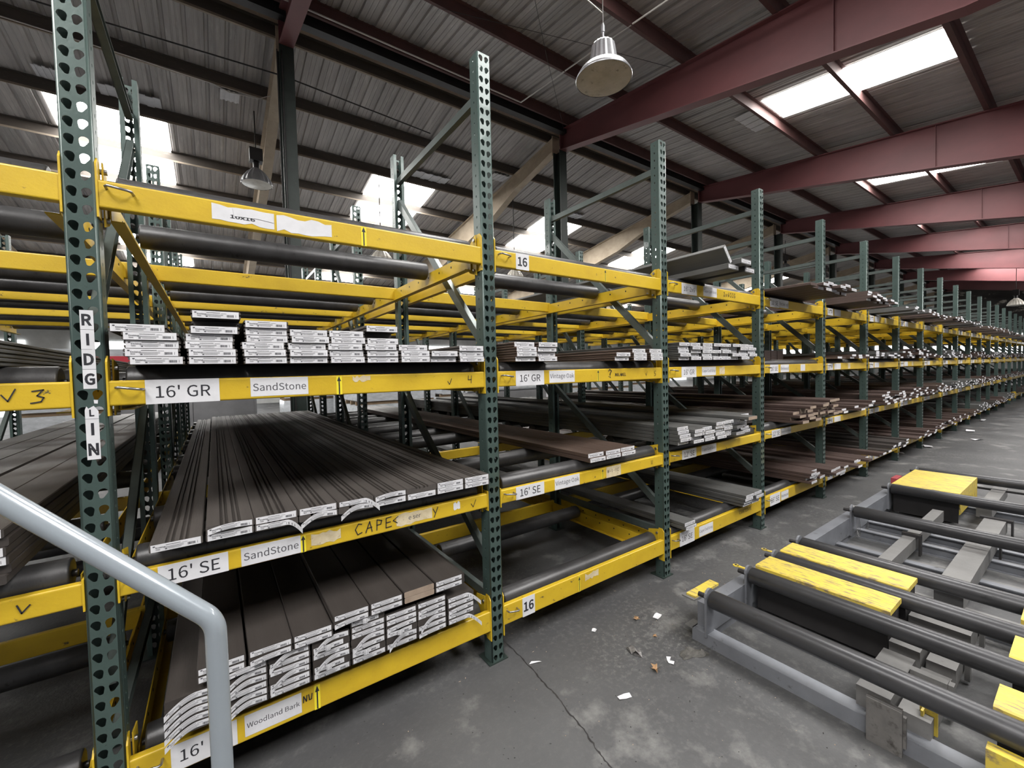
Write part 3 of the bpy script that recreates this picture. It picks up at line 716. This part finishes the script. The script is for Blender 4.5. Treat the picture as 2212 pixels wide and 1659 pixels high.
def put(k,lv,col,row,x,y,z,matl='brown',kind='flat',L=4.88,lab='flat',letter=True,w=BWD,t=BT,endmat=None,tilt=None,extra='',yaw=0):
    global nboards; nboards+=1
    desc='%s board%s, %s up, %s stack, %s, %s'%(COLN[matl],extra,ORDW[row] if row>1 else 'lowest',ORD[col],LEVELN[lv],bayname(k))
    if row==1: desc=desc.replace('lowest up','lowest')
    rot=(0,tilt or 0,yaw) if (tilt or yaw) else None
    o=link('deck_board',board_mesh(kind,matl,L,w,t,endmat),None,(x,y,z),rot,desc,'board','boards on the %s, %s'%(LEVELN[lv],bayname(k)))
    if lab:
        lm,lt_=label_mesh(lab)
        a=link('end_label',lm,o,label='white printed paper label on the board end')
        if t>.03: a.location=(0,0,.006)
        if letter: link('lettering',lt_,a)
    return o
G=BT+.0007
def stack(k,lv,col,x,rows,matl,kind='flat',L=4.88,y=1.745,jit=.012,labs=None,letter=True,z0=None,row0=1,xj=None,endmat=None,nolab=(),back=(),yj=.012,extra=''):
    rr=random.Random(k*977+lv*131+col*17+row0)
    for r in range(rows):
        z=(z0 if z0 is not None else BB[lv]+.0004)+r*G
        dx=xj[r] if xj else rr.uniform(-jit,jit)
        yy=y+rr.uniform(-yj,yj)+(.09 if r in back else 0)
        lab=None if (r in nolab or endmat) else (labs[r%len(labs)] if labs else 'flat')
        put(k,lv,col,r+row0,x+dx,yy,z,matl,kind,L,lab,letter,endmat=endmat,extra=extra)
# --- SandStone bay, third shelf (nine stacks of labelled boards)
L3=[(-.211,5,[-.003,-.014,-.012,-.016,-.046],(),()),(-.069,7,[0,.0,-.008,-.006,.008,.012,.014],(5,),(5,)),(.088,6,[0,-.003,-.008,.006,.004,.004],(),()),(.228,5,[0,.0,-.004,.008,.004],(),()),
    (.368,5,[.004,-.001,-.006,.006,0],(),()),(.508,6,[.004,.002,-.006,.006,.004,.004],(4,),(4,)),(.648,3,[.004,.004,-.003],(),()),(.788,2,[0,.004],(),()),(.930,3,[.004,.006,.004],(1,) if 0 else (),())]
for i,(x,n,xj,nl,bk) in enumerate(L3):
    stack(0,3,i+1,x,n,'brown','slot',xj=xj,nolab=nl,back=bk,yj=.008)
# --- second shelf
def st2(col,x,rows,labs,nolab=(),top=0.0): stack(0,2,col,x,rows,'brown','grooved',labs=labs,nolab=nolab,jit=.001,y=1.742,yj=.0008)
st2(1,-.189,1,['flat']); st2(2,-.043,2,['flat','arch']); st2(3,.099,2,['tail','flat']); st2(4,.240,2,['droop','flat']); st2(5,.381,2,['droop','tail']); st2(6,.522,2,['flat','arch'])
st2(7,.663,2,['flat'],(1,)); st2(8,.804,2,['flat','flat']); st2(9,.945,2,['flat','flat'])
# --- lowest shelf: bark boards with peeling labels
low=[(-.172,5,['droop']),(-.020,6,['droop','droop','arch']),(.122,6,['slim','slim','droop']),(.268,6,['slim','loop','droop']),(.411,7,['slim','loop','arch','droop','slim']),(.553,7,['slim','droop','loop','arch','slim']),(.695,7,['arch','slim','droop','slim']),(.842,7,['tail','slim','arch','slim'])]
for i,(x,n,labs) in enumerate(low):
    stack(0,1,i+1,x,n,'dark','flat',labs=labs,jit=.001,y=1.745,yj=.0008,nolab=(5,6) if i==7 else ((6,) if i>=5 else ()),back=(5,6) if i==7 else ((6,) if i>=5 else ()))
top=[(-.085,6,2),(.062,6,2),(.204,6,2),(.345,7,2),(.489,7,2),(.634,7,2),(.778,7,2)]
for i,(x,n,m_) in enumerate(top):
    stack(0,1,i+1,x,m_,'dark','flat',labs=['arch','slim'] if i%2 else ['slim','slim'],jit=.001,y=1.735,yj=.001,z0=BB[1]+.0004+n*G,row0=n+1,nolab=(0,1) if i==5 else (),endmat='cutend' if i==5 else None,extra=' of upper layer')
# --- Vintage Oak bay
for i,(x,n) in enumerate(((1.259,4),(1.405,4),(2.012,2),(2.183,3),(2.357,3))): stack(1,3,i+1,x,n,'oak','slot',jit=.004,labs=['flat'])
for i,x in enumerate((1.777,1.919,2.061)): stack(1,2,i+1,x,2,'oak','flat',jit=.002)
# --- Cape Cod Gray bay
for i,(x,y,z,tl) in enumerate(((2.862,1.48,BB[4]+.0005,0),(3.07,1.472,BB[4]+.0005,0),(2.955,1.44,BB[4]+.0395,0),(2.835,1.50,BB[4]+.142,.84))):
    o=put(2,4,i+1,1,x,y,z,'gray','flat',4.88,'flat',True,.14,.038,None,tl)
    o['label']=('thick gray two by six board lying on top shelf, nearer the lettered post','thick gray two by six board lying on top shelf, farther from the lettered post',
        'thick gray two by six lying across the two lower ones on top shelf','thick gray two by six tilted on edge on top shelf, Cape Cod bay')[i]
for i in range(8): stack(2,3,i+1,2.700+.1395*i,5,'gray','slot',jit=.004,labs=['flat'],yj=.02)
for i,(x,n) in enumerate(((2.626,5),(2.768,4),(2.912,4),(3.06,5),(3.20,5),(3.342,5),(3.486,6))): stack(2,2,i+1,x,n,'gray','flat',jit=.001,y=1.70,yj=.03)
put(2,2,6,6,3.342,1.58,BB[2]+.0004+5*G,'gray',lab=None,endmat='cutend')
put(2,1,1,1,2.712,1.72,BB[1]+.0004,'gray'); put(2,1,1,2,2.712,1.73,BB[1]+.0004+G,'gray')
for i,x in enumerate((3.522,3.668)): stack(2,1,i+2,x,4,'gray','flat',jit=.006,y=1.70,yj=.02)
# --- Redwood bay
for i,x in enumerate((4.70,4.845,4.99)): stack(3,1,i+1,x,4 if i<2 else 1,'red','flat',jit=.006,y=1.66,yj=.03)
for i,x in enumerate((5.137,5.282)): stack(3,1,i+4,x,3,'red','flat',jit=.002,y=1.60,yj=.03)
rr=random.Random(11)
for i in range(7): stack(3,2,i+1,4.38+.15*i,(4,6,5,6,6,7,7)[i],'red','flat',3.66,jit=.004,y=1.64,yj=.06,endmat='cutend')
for i,x in enumerate((4.078,4.222,4.366,4.512,4.66,4.81,4.96)): stack(3,4,i+1,x,(1,1,2,3,3,3,2)[i],'red','flat',3.66,y=1.44,yj=.05,jit=.004,labs=['flat'],nolab=(0,1,2) if i<2 else ())
# --- bay at the left edge
for i,x in enumerate((-.62,-.765)): stack(-1,2,i+1,x,6,'dark','flat',jit=.004,labs=['flat'],nolab=(0,1,4) if i==0 else ())
stack(-1,3,1,-.632,3,'gray','slot',jit=.002,nolab=(0,1,2))
print('individual boards:',nboards)

# --- every farther board in one mass
mb=MB(); rr=random.Random(5)
def mass(x,y,z,L,mi,lab,w=BWD,t=BT):
    mb.box(x,x+w,y,y+L,z,z+t,mi)
    if lab: mb.box(x+.006,x+w-.006,y-.003,y-.0008,z+.002,z+t-.001,4)
for k in range(4,NBAY):
    for lv in (1,2,3,4):
        x=PX(k)+PW+.05+rr.uniform(0,.15); mi=rr.choice((0,1,1,2,3)); full=rr.choice((2,3,5,5)) if lv!=4 else rr.choice((2,2,3))
        if lv==1 and rr.random()<.2: continue
        while x<PX(k+1)-.17:
            n=max(0,min(7,full+rr.choice((-2,-1,0,0,1))))
            yb={1:1.62,2:1.66,3:1.74,4:1.45}[lv]
            for r in range(n):
                mass(x+rr.uniform(-.006,.006),yb+rr.uniform(-.06,.05),BB[lv]+.0005+r*G,3.66,mi,rr.random()<.9)
            x+=.147 if rr.random()<.85 else .3
# bays hidden deeper at the left edge and behind the Redwood shelves
for i in range(3):
    for r in range(6): mass(-.92-.147*i,1.75,BB[2]+.0005+r*G,4.88,3,False)
for i in range(7):
    for r in range(4): mass(4.08+.15*i,2.05,BB[3]+.0005+r*G,3.66,1,False)
for i in range(2):
    for r in range(4): mass(3.995+.15*i+.08,1.95,BB[2]+.0005+r*G,3.66,3,False)
mb.obj('deck_board',[MT['gray'],MT['red'],MT['oak'],MT['dark'],MT['paper']],label='deck boards with white end labels filling the farther bays past the Redwood shelves',cat='boards',kind='stuff',group='distant boards')

# ================================================================ the roller conveyor on the floor
cv=thing('roller_conveyor','low floor roller conveyor with yellow guards at the aisle side','conveyor',(2.1,0,0))
ox=2.1
YE=1.19; YR=-1.1; ZT=.30; R2=.046
RXS=[2.112,2.54,2.885,3.255,4.31,5.357,6.405]
mb=MB(); L=YE-YR; mb.tube([(0,0,0),(0,.0015,0),(0,.006,0),(0,L-.006,0),(0,L-.0015,0),(0,L,0)],[R2-.006,R2-.002,R2,R2,R2-.002,R2-.006],28); CR=mb.mesh('roller',MT['rollerbed'])
mb=MB(); mb.tube([(0,-.04,0),(0,L+.075,0)],.013,10); AX=mb.mesh('axle',MT['black'])
for i,x in enumerate(RXS):
    o=link('roller',CR,cv,(x-ox,YR,ZT-R2)); link('axle',AX,o)
    m=MB(); zc=ZT-R2
    prof=[(-.035,.05),(.035,.05),(.035,zc+.015)]+[(.04*math.cos(a),zc+.012+.04*math.sin(a)) for a in [math.radians(d) for d in (0,30,60,90,120,150,180)]]+[(-.035,zc+.015)]
    m.prism([(x-ox+p,q) for p,q in prof],1,YE+.012,YE+.024)
    m.obj('bearing_plate',MT['conv'],cv)
# near end channel on the floor
m=MB(); x=2.085-ox; m.prism([(x,0),(x+.075,0),(x+.075,.007),(x+.007,.007),(x+.007,.058),(x+.075,.058),(x+.075,.066),(x,.066)],1,YR,1.29); m.obj('end_channel',MT['conv'],cv)
# left side beam: box tube along the row, top near the roller axles
m=MB(); m.box(.03,4.36,1.212,1.285,.055,.198); m.box(.015,4.36,1.225,1.27,.0,.055); m.obj('side_beam',MT['conv'],cv)
MB().box(-.0,.10,1.285,1.36,.205,.212).obj('mounting_plate',MT['convtop'],cv); MB().box(-.02,.06,1.285,1.33,.06,.066).obj('mounting_plate',MT['convtop'],cv)
m=MB(); m.box(.02,.26,1.29,1.345,.208,.222); m.obj('guard_plate',MT['guard'],cv,label='small yellow guard plate')
for x in (2.56,2.93):
    m=MB(); z=.262; m.box(x-ox,x-ox+.018,1.2,1.285,z,z+.006)
    m.prism([(x-ox+.009+.017*math.cos(t),1.295+.017*math.sin(t)) for t in [math.radians(d) for d in range(0,360,30)]],2,z,z+.006)
    m.tube([(x-ox+.009,1.295,z+.004),(x-ox+.009,1.295,z+.0085)],.007,10,1); m.obj('lug',[MT['guard'],MT['black']],cv,label='yellow lug with a hole')
def guard(xa,xb,ya,yb,z0=.265,z1=.292,side=True,legs=True):
    m=MB(); xa-=ox; xb-=ox; e=.006
    m.prism([(xa,z0),(xb,z0),(xb,z1-e),(xb-e,z1),(xa+e,z1),(xa,z1-e)],1,ya,yb)
    o=m.obj('chain_guard',MT['guard'],cv,label='scuffed yellow guard cover')
    m=MB(); m.box(xa+.004,xa+.010,ya+.01,yb-.01,.035,z0); m.box(xb-.010,xb-.004,ya+.01,yb-.01,.035,z0); m.box(xa+.01,xb-.01,ya+.012,ya+.018,.035,z0-.03)
    m.obj('side_panel',MT['black'],o,label='black panel under the cover')
    return o
guard(2.612,2.803,.582,1.2); guard(2.942,3.135,.585,1.2)
guard(2.165,2.335,-.62,.21); guard(2.58,2.80,-.62,.21); guard(3.0,3.2,-.62,.21)
# big far guard with its yellow end face
m=MB(); m.prism([(5.41-ox,.262),(6.29-ox,.262),(6.29-ox,.288),(6.284-ox,.294),(5.416-ox,.294),(5.41-ox,.288)],1,.735,1.2); m.box(5.41-ox,6.29-ox,.735,.741,.10,.262)
o=m.obj('chain_guard',MT['guard'],cv,label='broad yellow guard cover at the far end')
for x in (5.415,6.28): MB().box(x-ox,x-ox+.005,.745,1.19,.02,.26).obj('side_panel',MT['black'],o)
m=MB(); m.box(6.0-ox,6.2-ox,1.29,1.34,.16,.22); m.obj('junction_box',MT['redbox'],cv,label='small faded red box')
m=MB(); m.box(2.03-ox,2.075-ox,-.62,.212,.0,.21); m.obj('end_guard',MT['guard'],cv,label='upright yellow end guard')
# lift arms along the row and joists across
def arm(xa,xb,ya,yb,z0,z1): MB().box(xa-ox,xb-ox,ya,yb,z0,z1).obj('lift_arm',MT['convtop'],cv)
arm(3.42,5.2,.805,.875,.075,.165); arm(3.40,5.25,.445,.565,.075,.175); arm(5.55,6.6,.56,.655,.08,.165)
arm(2.14,2.52,.475,.585,.06,.150); arm(2.14,2.52,.36,.455,.05,.132); arm(2.60,2.86,.475,.585,.06,.150); arm(2.60,2.86,.36,.455,.05,.132); arm(2.95,3.25,.36,.585,.06,.150)
for x in (2.40,2.76,3.15):
    m=MB(); m.box(x-ox,x-ox+.035,.355,.47,.14,.165); m.box(x-ox,x-ox+.035,.338,.356,.02,.165); m.obj('arm_bracket',MT['convtop'],cv)
for x,ya,yb in ((4.62,.43,.585),(5.18,.42,.59),(4.25,.79,.885)):
    m=MB(); m.box(x-ox,x-ox+.05,ya,yb,.165,.185); m.box(x-ox,x-ox+.05,ya-.012,ya,.03,.185); m.obj('arm_clamp',MT['black'],cv)
for x,w in ((3.95,.06),(4.43,.05),(4.72,.07),(5.1,.05),(5.9,.07),(6.3,.07),(3.32,.05)):
    m=MB(); x-=ox; m.box(x,x+w,YR,1.21,.0,.008); m.box(x,x+w,YR,1.21,.062,.070); m.box(x+w*.4,x+w*.4+.008,YR,1.21,.008,.062); m.obj('cross_joist',MT['conv'],cv)
MB().box(4.03-ox,4.2-ox,YR,1.2,.0,.012).obj('floor_plate',MT['convtop'],cv)
MB().box(3.40-ox,3.62-ox,YR,1.2,.0,.012).obj('floor_plate',MT['convtop'],cv)
m=MB(); m.tube([(6.45-ox,.40,.16),(6.45-ox,.80,.16)],.012,8); m.obj('cross_pin',MT['black'],cv)
m=MB()
for a in range(5):
    y=1.16+.006*a; m.tube([(4.285-ox+.004*a,y+.05,.28),(4.31-ox,y+.02,.302),(4.325-ox,y,.25),(4.32-ox,y-.005,.12-.02*a),(4.30-ox,y-.01,.05)],.0012,5)
m.obj('tangled_wire',MT['steel'],cv,label='loose wire wound round the axle end')
# the upright stop plate in front of the bed
m=MB()
m.prism([(-.008,0),(.008,0),(.008,.172),(.004,.181),(-.004,.181),(-.008,.172)],1,.423,.53,T=Matrix.Translation((2.062,0,0)))
m.box(2.055,2.069,.4235,.5295,.176,.1835,1)
m.box(2.069,2.084,.415,.427,.03,.15)
m.obj('stop_plate',[MT['gunmetal'],MT['steel']],label='worn upright steel stop plate standing against the conveyor end',cat='stop plate')
m=MB()
m.box(2.16,2.185,.385,.392,.07,.155); m.box(2.19,2.2,.35,.40,.06,.16); m.obj('chain_link_plate',MT['guard'],cv,(-ox,0,0),label='chipped yellow link plates')

# ================================================================ rolling ladder handrail in the foreground
def bend(pts,r,n=8):
    out=[Vector(pts[0])]
    for i in range(1,len(pts)-1):
        p=Vector(pts[i]); a=(Vector(pts[i-1])-p).normalized(); b=(Vector(pts[i+1])-p).normalized()
        ang=a.angle(b); d=r/math.tan(ang/2); s=p+a*d; e=p+b*d
        for j in range(n+1):
            t=j/n; out.append(s*(1-t)**2+p*2*t*(1-t)+e*t*t)
    out.append(Vector(pts[-1])); return out
hd=thing('ladder_handrail','gray enamelled tube handrail crossing in front of the lettered post','handrail',(-.012,.895,0))
ho=Vector((-.012,.895,0))
A=Vector((-.264,.941,1.317)); B=Vector((-.018,.878,1.075)); d=(A-B)
P=[B*0+Vector((-.012,.897,.02)),Vector((-.014,.886,1.072)),A+d*1.9,Vector((-.76,1.06,0.02))]
m=MB(); m.tube([p-ho for p in bend(P,.055)],.0163,22); m.obj('rail_tube',MT['rail'],hd)
for p in (P[0],P[3]):
    m=MB(); m.tube([Vector((p.x,p.y,0))-ho,Vector((p.x,p.y,.03))-ho],.02,18); m.obj('rubber_foot',MT['black'],hd)

# ================================================================ lamps
def highbay(loc,label,s=1.0,ztop=None,style='flat',tiltv=0.0):
    t=thing('pendant_lamp',label,'lamp',loc,'high bay lamps')
    m=MB(); H=.235*s
    m.lathe([(.262*s,0),(.266*s,.006*s),(.255*s,.03*s),(.225*s,.075*s),(.18*s,.11*s),(.135*s,.13*s)],(0,0,0),40); m.obj('reflector',MT['lamp'],t)
    m=MB(); m.lathe([(.0,-.022*s),(.08*s,-.02*s),(.16*s,-.014*s),(.22*s,-.006*s),(.258*s,.002*s)],(0,0,0),40); m.obj('lens',MT['lens'],t,label='dusty yellowed lamp lens')
    m=MB(); m.lathe([(.135*s,.125*s),(.128*s,.15*s),(.105*s,.31*s),(.09*s,.33*s),(.0,.335*s)],(0,0,0),36,0,.05); m.obj('finned_housing',MT['lamp'],t)
    m=MB(); m.tube([(0,0,.33*s),(0,0,.52*s)],.012*s,10); m.tube([(0,0,.44*s),(0,0,.50*s)],.019*s,10); m.obj('stem',MT['lamp'],t)
    if ztop: m=MB(); m.tube([(0,0,.52*s),(0.004,0,(.52*s+ztop-loc[2])/2),(0,0,ztop-loc[2])],.005,6); m.obj('hanging_chain',MT['steel'],t)
    return t
t=highbay((3.14,2.80,4.245),'large aluminium high bay lamp with dusty lens hanging over the aisle',1.0,zR(2.8)+.2)
m=MB(); m.tube([(0,0,.62),(-.15,.12,.80),(-.45,.45,1.35),(-.9,1.3,2.7)],.004,6); m.obj('power_cord',MT['conduit'],t)
def bellamp(loc,label,s,ztop,glass=False):
    t=thing('pendant_lamp',label,'lamp',loc,'high bay lamps')
    m=MB(); m.lathe([(.28*s,0),(.285*s,.02*s),(.25*s,.12*s),(.17*s,.24*s),(.09*s,.32*s),(.06*s,.34*s)],(0,0,0),36,0,.06); m.obj('reflector',MT['glass' if glass else 'cabinet'],t)
    m=MB(); m.lathe([(.0,-.03*s),(.15*s,-.022*s),(.28*s,.002*s)],(0,0,0),36); m.obj('lens',MT['glass'],t,label='white lamp lens')
    m=MB(); m.lathe([(.06*s,.33*s),(.065*s,.46*s),(.05*s,.48*s)],(0,0,0),16); m.box(-.12*s,.12*s,-.1*s,.1*s,.48*s,.74*s); m.obj('ballast_housing',MT['black'],t)
    m=MB(); m.tube([(0,0,.74*s),(0,0,ztop-loc[2])],.012,8); m.obj('hook',MT['black'],t)
    return t
bellamp((.907,10.555,5.60),'ribbed bell shaped lamp under the far roof left of the black column',1.0,zL(10.555)+.02)
bellamp((3.9,11.62,4.55),'white bell lamp seen under the top beam of the lettered bay',1.1,zL(11.62)+.02,True)
bellamp((7.6,10.45,4.25),'white bell lamp seen under the top beam beside the number 16',1.0,zL(10.45),True)
bellamp((22.5,8.9,6.0),'small dark lamp hanging beyond the fourth tall post',.9,zL(8.9))
bellamp((26.5,8.6,5.95),'small dark lamp hanging near the third red beam end',.9,zL(8.6))
bellamp((34.0,8.6,5.9),'tiny dark lamp near the far end of the ridge',.9,zL(8.6))
bellamp((34.6,2.75,4.3),'bright metal lamp hanging low at the far end of the aisle',1.1,zR(2.75),True)
# conduits and cables of the roof
m=MB(); m.tube([(-8,7.56,7.43),(5.78,7.56,7.43)],.014,8); m.tube([(5.78,7.56,7.43),(5.82,5.4,7.24),(5.9,-6,5.85)],.014,8); m.obj('roof_conduit',MT['conduit'],label='white conduit pipe along the ridge turning out over the aisle',cat='conduit')
m=MB(); m.tube([(-9,9.0,7.0),(-2,9.0,6.98),(1.2,8.4,6.75),(4.2,8.9,6.9)],.012,6); m.obj('roof_cable',MT['black'],label='black cable strung below the far roof past the column',cat='cable')
m=MB(); m.tube([(-4,9.95,7.17),(-1,9.95,7.15),(.2,9.95,7.12),(.45,9.95,7.05),(.95,9.95,7.1),(1.15,9.9,7.2),(1.2,9.0,7.6)],.009,6); m.obj('roof_cable',MT['conduit'],label='pale cable sagging along the far purlin toward the column',cat='cable')
m=MB(); m.tube([(3.2,6.2,7.3),(5.4,5.4,7.2),(7.4,4.9,7.25)],.004,5); m.obj('guy_wire',MT['black'],label='thin dark wire strung across the roof bay behind the lamp',cat='wire')
m=MB(); m.tube([(3.0,4.0,7.0),(5.2,6.0,7.25),(7.4,7.9,7.4)],.004,5); m.obj('guy_wire',MT['black'],label='thin dark diagonal wire running to the red beam end',cat='wire')
m=MB(); m.tube([(1.12,7.98,0),(1.12,7.98,6.9)],.014,6); m.tube([(1.05,7.99,0),(1.05,7.99,6.9)],.01,6); m.obj('column_cable',MT['black'],label='black cables running down the nearest column',cat='cable')

# ================================================================ goods standing beyond the racks
def bundle(x,y,w,d,h,label,n=2,red=False,z0=0.0):
    t=thing('wrapped_bundle',label,'bundle',(x,y,z0),'plastic wrapped bundles beyond the racks'); rr=random.Random(int(x*100+y*7))
    z=0
    for i in range(n):
        for yy in (.1,d/2-.05,d-.2):
            MB().box(0,w,yy,yy+.1,z,z+.09).obj('skid',MT['wood'],t)
        z+=.09; hh=(h-.09*n)/n; m=MB(); N=10
        vs=[]
        prof=[]
        e=.03
        m.prism([(0,z+e),(e,z),(w-e,z),(w,z+e),(w+.01,z+hh*.5),(w,z+hh-e),(w-e,z+hh),(e,z+hh),(0,z+hh-e),(-.01,z+hh*.5)],1,0,d)
        m.obj('wrapped_load',MT['wrap'],t)
        if red and i==n-1: MB().box(.2,w-.2,-.012,-.002,z+hh*.35,z+hh*.75).obj('red_band',MT['redprint'],t,label='red printed band')
        MB().box(w*.3,w*.3+.3,-.011,-.002,z+hh*.5,z+hh*.5+.2).obj('sheet_label',MT['paper'],t)
        z+=hh
    return t
spots=[(-6.5,13.0,2.2,1.2,1.7,2,0,'at far left'),(-3.4,13.2,2.2,1.2,2.2,3,1,'behind the left edge bay'),(-.9,15.5,1.8,1.2,2.3,3,1,'just right of the lettered post'),(1.9,16.0,2.2,1.2,1.3,2,0,'low behind the grooved boards'),
       (3.0,11.2,2.2,1.3,1.35,2,0,'behind the second tall post'),(3.4,14.5,2.4,1.2,2.3,3,0,'behind the labelled stacks'),(5.8,12.0,2.4,1.3,2.1,3,0,'behind the Vintage Oak bay'),(8.9,11.5,2.4,1.3,2.35,3,1,'behind the Cape Cod shelf, red banded'),
       (11.9,11.5,2.4,1.3,2.0,3,1,'farther right behind the racks'),(15.2,12.2,2.4,1.3,2.2,3,0,'behind the Redwood bay')]
for x,y,w,d,h,n,red,lab in spots: bundle(x,y,w,d,h,'plastic wrapped lumber bundle on skids, '+lab,n,bool(red))
t=thing('steel_cabinet','light gray sheet metal cabinet standing behind the grooved boards','cabinet',(-1.3,9.4,0))
MB().box(0,1.95,0,.9,.08,1.42).obj('body',MT['cabinet'],t); MB().box(.05,.97,-.02,0,.12,1.38).obj('door',MT['cabinet'],t); MB().box(.98,1.9,-.02,0,.12,1.38).obj('door',MT['cabinet'],t); MB().box(.05,1.9,.05,.85,0,.08).obj('plinth',MT['black'],t)
m=MB()
for i in range(3): m.tube([(6.0,9.6+.2*i,.12+.0),(8.2,9.5+.2*i,.12)],.09,12)
for i,(y,z) in enumerate(((9.35,1.05),(9.56,1.05),(9.45,1.23))):
    m=MB(); m.tube([(5.2,y,z),(7.6,y,z)],.095,14); m.obj('wrapped_roll',MT['wrap'],label='plastic wrapped roll behind the Vintage Oak bay, %s of three'%('front','back','upper')[i],cat='roll',group='wrapped rolls')
MB().box(5.1,7.7,9.2,9.75,.0,.95).obj('roll_stand',MT['cabinet'],label='gray block carrying the wrapped rolls behind the racks',cat='stand')

# ================================================================ litter on the floor
def sheet(name,label,cat,x,y,pts,matl,h=.004,curl=.006,rotz=0.0):
    m=MB(); n=len(pts); c,s=math.cos(rotz),math.sin(rotz)
    P=[(p[0]*c-p[1]*s,p[0]*s+p[1]*c) for p in pts]; rr=random.Random(int(x*1000)); z=[h*.3+curl*rr.random() for _ in P]
    v=[(p[0],p[1],zz) for p,zz in zip(P,z)]+[(0,0,h*.3)]
    m.add(v,[(i,(i+1)%n,n) for i in range(n)]); m.add([(a,b,zz-.0006) for a,b,zz in v],[((i+1)%n,i,n) for i in range(n)])
    return m.obj(name,MT[matl],label=label,cat=cat,loc=(x,y,.001))
R_=lambda w,h:[(-w/2,-h/2),(0,-h/2-.002),(w/2,-h/2),(w/2,h/2),(.1*w,h/2+.003),(-w/2,h/2)]
sheet('paper_scrap','small white printed tag lying left of the conveyor corner','paper',2.109,1.53,R_(.055,.032),'paper',rotz=.2)
sheet('paper_scrap','torn white tag on the floor nearest the camera','paper',1.463,1.241,R_(.062,.022),'paper',rotz=-.35)
sheet('paper_scrap','folded white scrap beside the dry leaf','paper',1.832,1.258,[(-.03,-.012),(-.01,-.02),(.0,0),(.025,-.01),(.03,.012),(.0,.014),(-.02,.01)],'paper',rotz=.8)
sheet('paper_scrap','curled white sliver under the floor crack','paper',1.282,1.66,[(-.035,-.004),(.0,-.002),(.03,-.008),(.02,.003),(-.02,.008)],'paper',rotz=-.4)
sheet('paper_scrap','pale chip of paper left of the brown leaf','paper',1.712,1.666,[(-.02,-.012),(.01,-.014),(.02,.0),(.008,.012),(-.014,.01)],'paper',rotz=.5)
for i,(x,y,w,h,r,lab) in enumerate(((10.06,1.76,.22,.10,.3,'white scrap farthest but two along the rack feet'),(12.78,1.6,.20,.12,.1,'white rolled scrap far down the aisle'),(8.99,1.90,.15,.08,.5,'white scrap in front of the eighth post foot'),(11.5,1.35,.2,.07,-.5,'white scrap out in the far aisle'),(15.2,1.7,.3,.08,0,'long white scrap at the far rack feet'))):
    sheet('paper_scrap',lab,'paper',x,y,R_(w,h),'paper',.01,.03,r)
star=[]
for i in range(10):
    a=2*math.pi*i/10; r=.034 if i%2==0 else .013; star.append((r*math.cos(a),r*math.sin(a)*.8))
sheet('dry_leaf','curled brown lobed leaf in the middle of the floor','leaf',1.719,1.262,star,'leaf',.008,.02,.4)
sheet('dry_leaf','light brown leaf farther back on the floor with stem','leaf',1.985,1.585,[(p[0]*.8,p[1]*.8) for p in star],'leaf',.008,.015,1.2)
sheet('dry_leaf','tiny tan leaf fragment near the conveyor','leaf',1.939,1.424,[(p[0]*.45,p[1]*.5) for p in star],'leaf',.006,.01,.1)
m=MB(); rr=random.Random(4)
v=[(0,.055,.002),(.014,.03,.022),(.026,0,.004),(.018,-.03,.015),(.0,-.052,.002),(-.012,-.02,.026),(-.022,.0,.003),(-.010,.03,.02),(.0,.0,.034),(.004,-.02,.016)]
m.add(v,[(0,1,8),(1,2,8),(2,3,9),(2,9,8),(3,4,9),(4,5,9),(5,8,9),(5,6,8),(6,7,8),(7,0,8),(0,7,1),(4,3,2,6),(6,2,0)]); m.obj('plastic_scrap',MT['foil'],label='shiny crumpled plastic scrap on the floor',cat='scrap',loc=(1.74,1.407,0))
m=MB(); n=7; v=[]; 
for i in range(n):
    for j in range(5): v.append((-.07+.14*i/(n-1)+rr.uniform(-.01,.01),-.03+.06*j/4+rr.uniform(-.008,.008),.002+(rr.uniform(.004,.032) if 0<i<n-1 and 0<j<4 else 0)))
m.add(v,[(i*5+j,(i+1)*5+j,(i+1)*5+j+1,i*5+j+1) for i in range(n-1) for j in range(4)]); m.obj('crumpled_rag',MT['rag'],label='crumpled dark gray rag beside the conveyor corner',cat='rag',loc=(1.975,1.215,0),rot=(0,0,-.5))
# crack across the slab
m=MB(); cr=[(1.30,2.6),(1.262,2.2),(1.253,1.898),(1.248,1.75),(1.242,1.636),(1.226,1.53),(1.225,1.442),(1.204,1.33),(1.193,1.232),(1.168,1.13),(1.154,1.048),(1.14,.8),(1.12,.3),(1.09,-.6)]
pts=[]; rr=random.Random(9)
for (xa,ya),(xb,yb) in zip(cr[:-1],cr[1:]):
    for j in range(7):
        t=j/7; pts.append((xa+(xb-xa)*t+rr.uniform(-.004,.004),ya+(yb-ya)*t,rr.uniform(.0015,.0048)))
v=[];
for x,y,w in pts: v+=[(x-w,y,.0006),(x+w,y,.0006)]
m.add(v,[(2*i,2*i+1,2*i+3,2*i+2) for i in range(len(pts)-1)]); struct('floor_crack',m,MT['black'],'dark jagged crack running across the concrete toward the second post','crack')
# grit swept over the slab
m=MB(); rr=random.Random(21)
for i in range(900):
    x=rr.uniform(.3,4.0); y=rr.uniform(.4,2.4) if x<2.0 else rr.uniform(1.4,2.4); s=rr.uniform(.0008,.0032); a=rr.uniform(0,6.3); c,q=math.cos(a)*s,math.sin(a)*s; l=rr.uniform(1,4) if rr.random()<.25 else 1.2
    m.add([(x-c*l,y-q*l,.0004),(x+q,y-c,.0004),(x+c*l,y+q*l,.0004),(x-q,y+c,.0004),(x,y,s*.9+.0004)],[(0,1,4),(1,2,4),(2,3,4),(3,0,4)],0 if rr.random()<.7 else 1)
m.obj('floor_grit',[MT['black'],MT['cutend']],label='fine grit and splinters scattered over the concrete floor',cat='grit',kind='stuff')
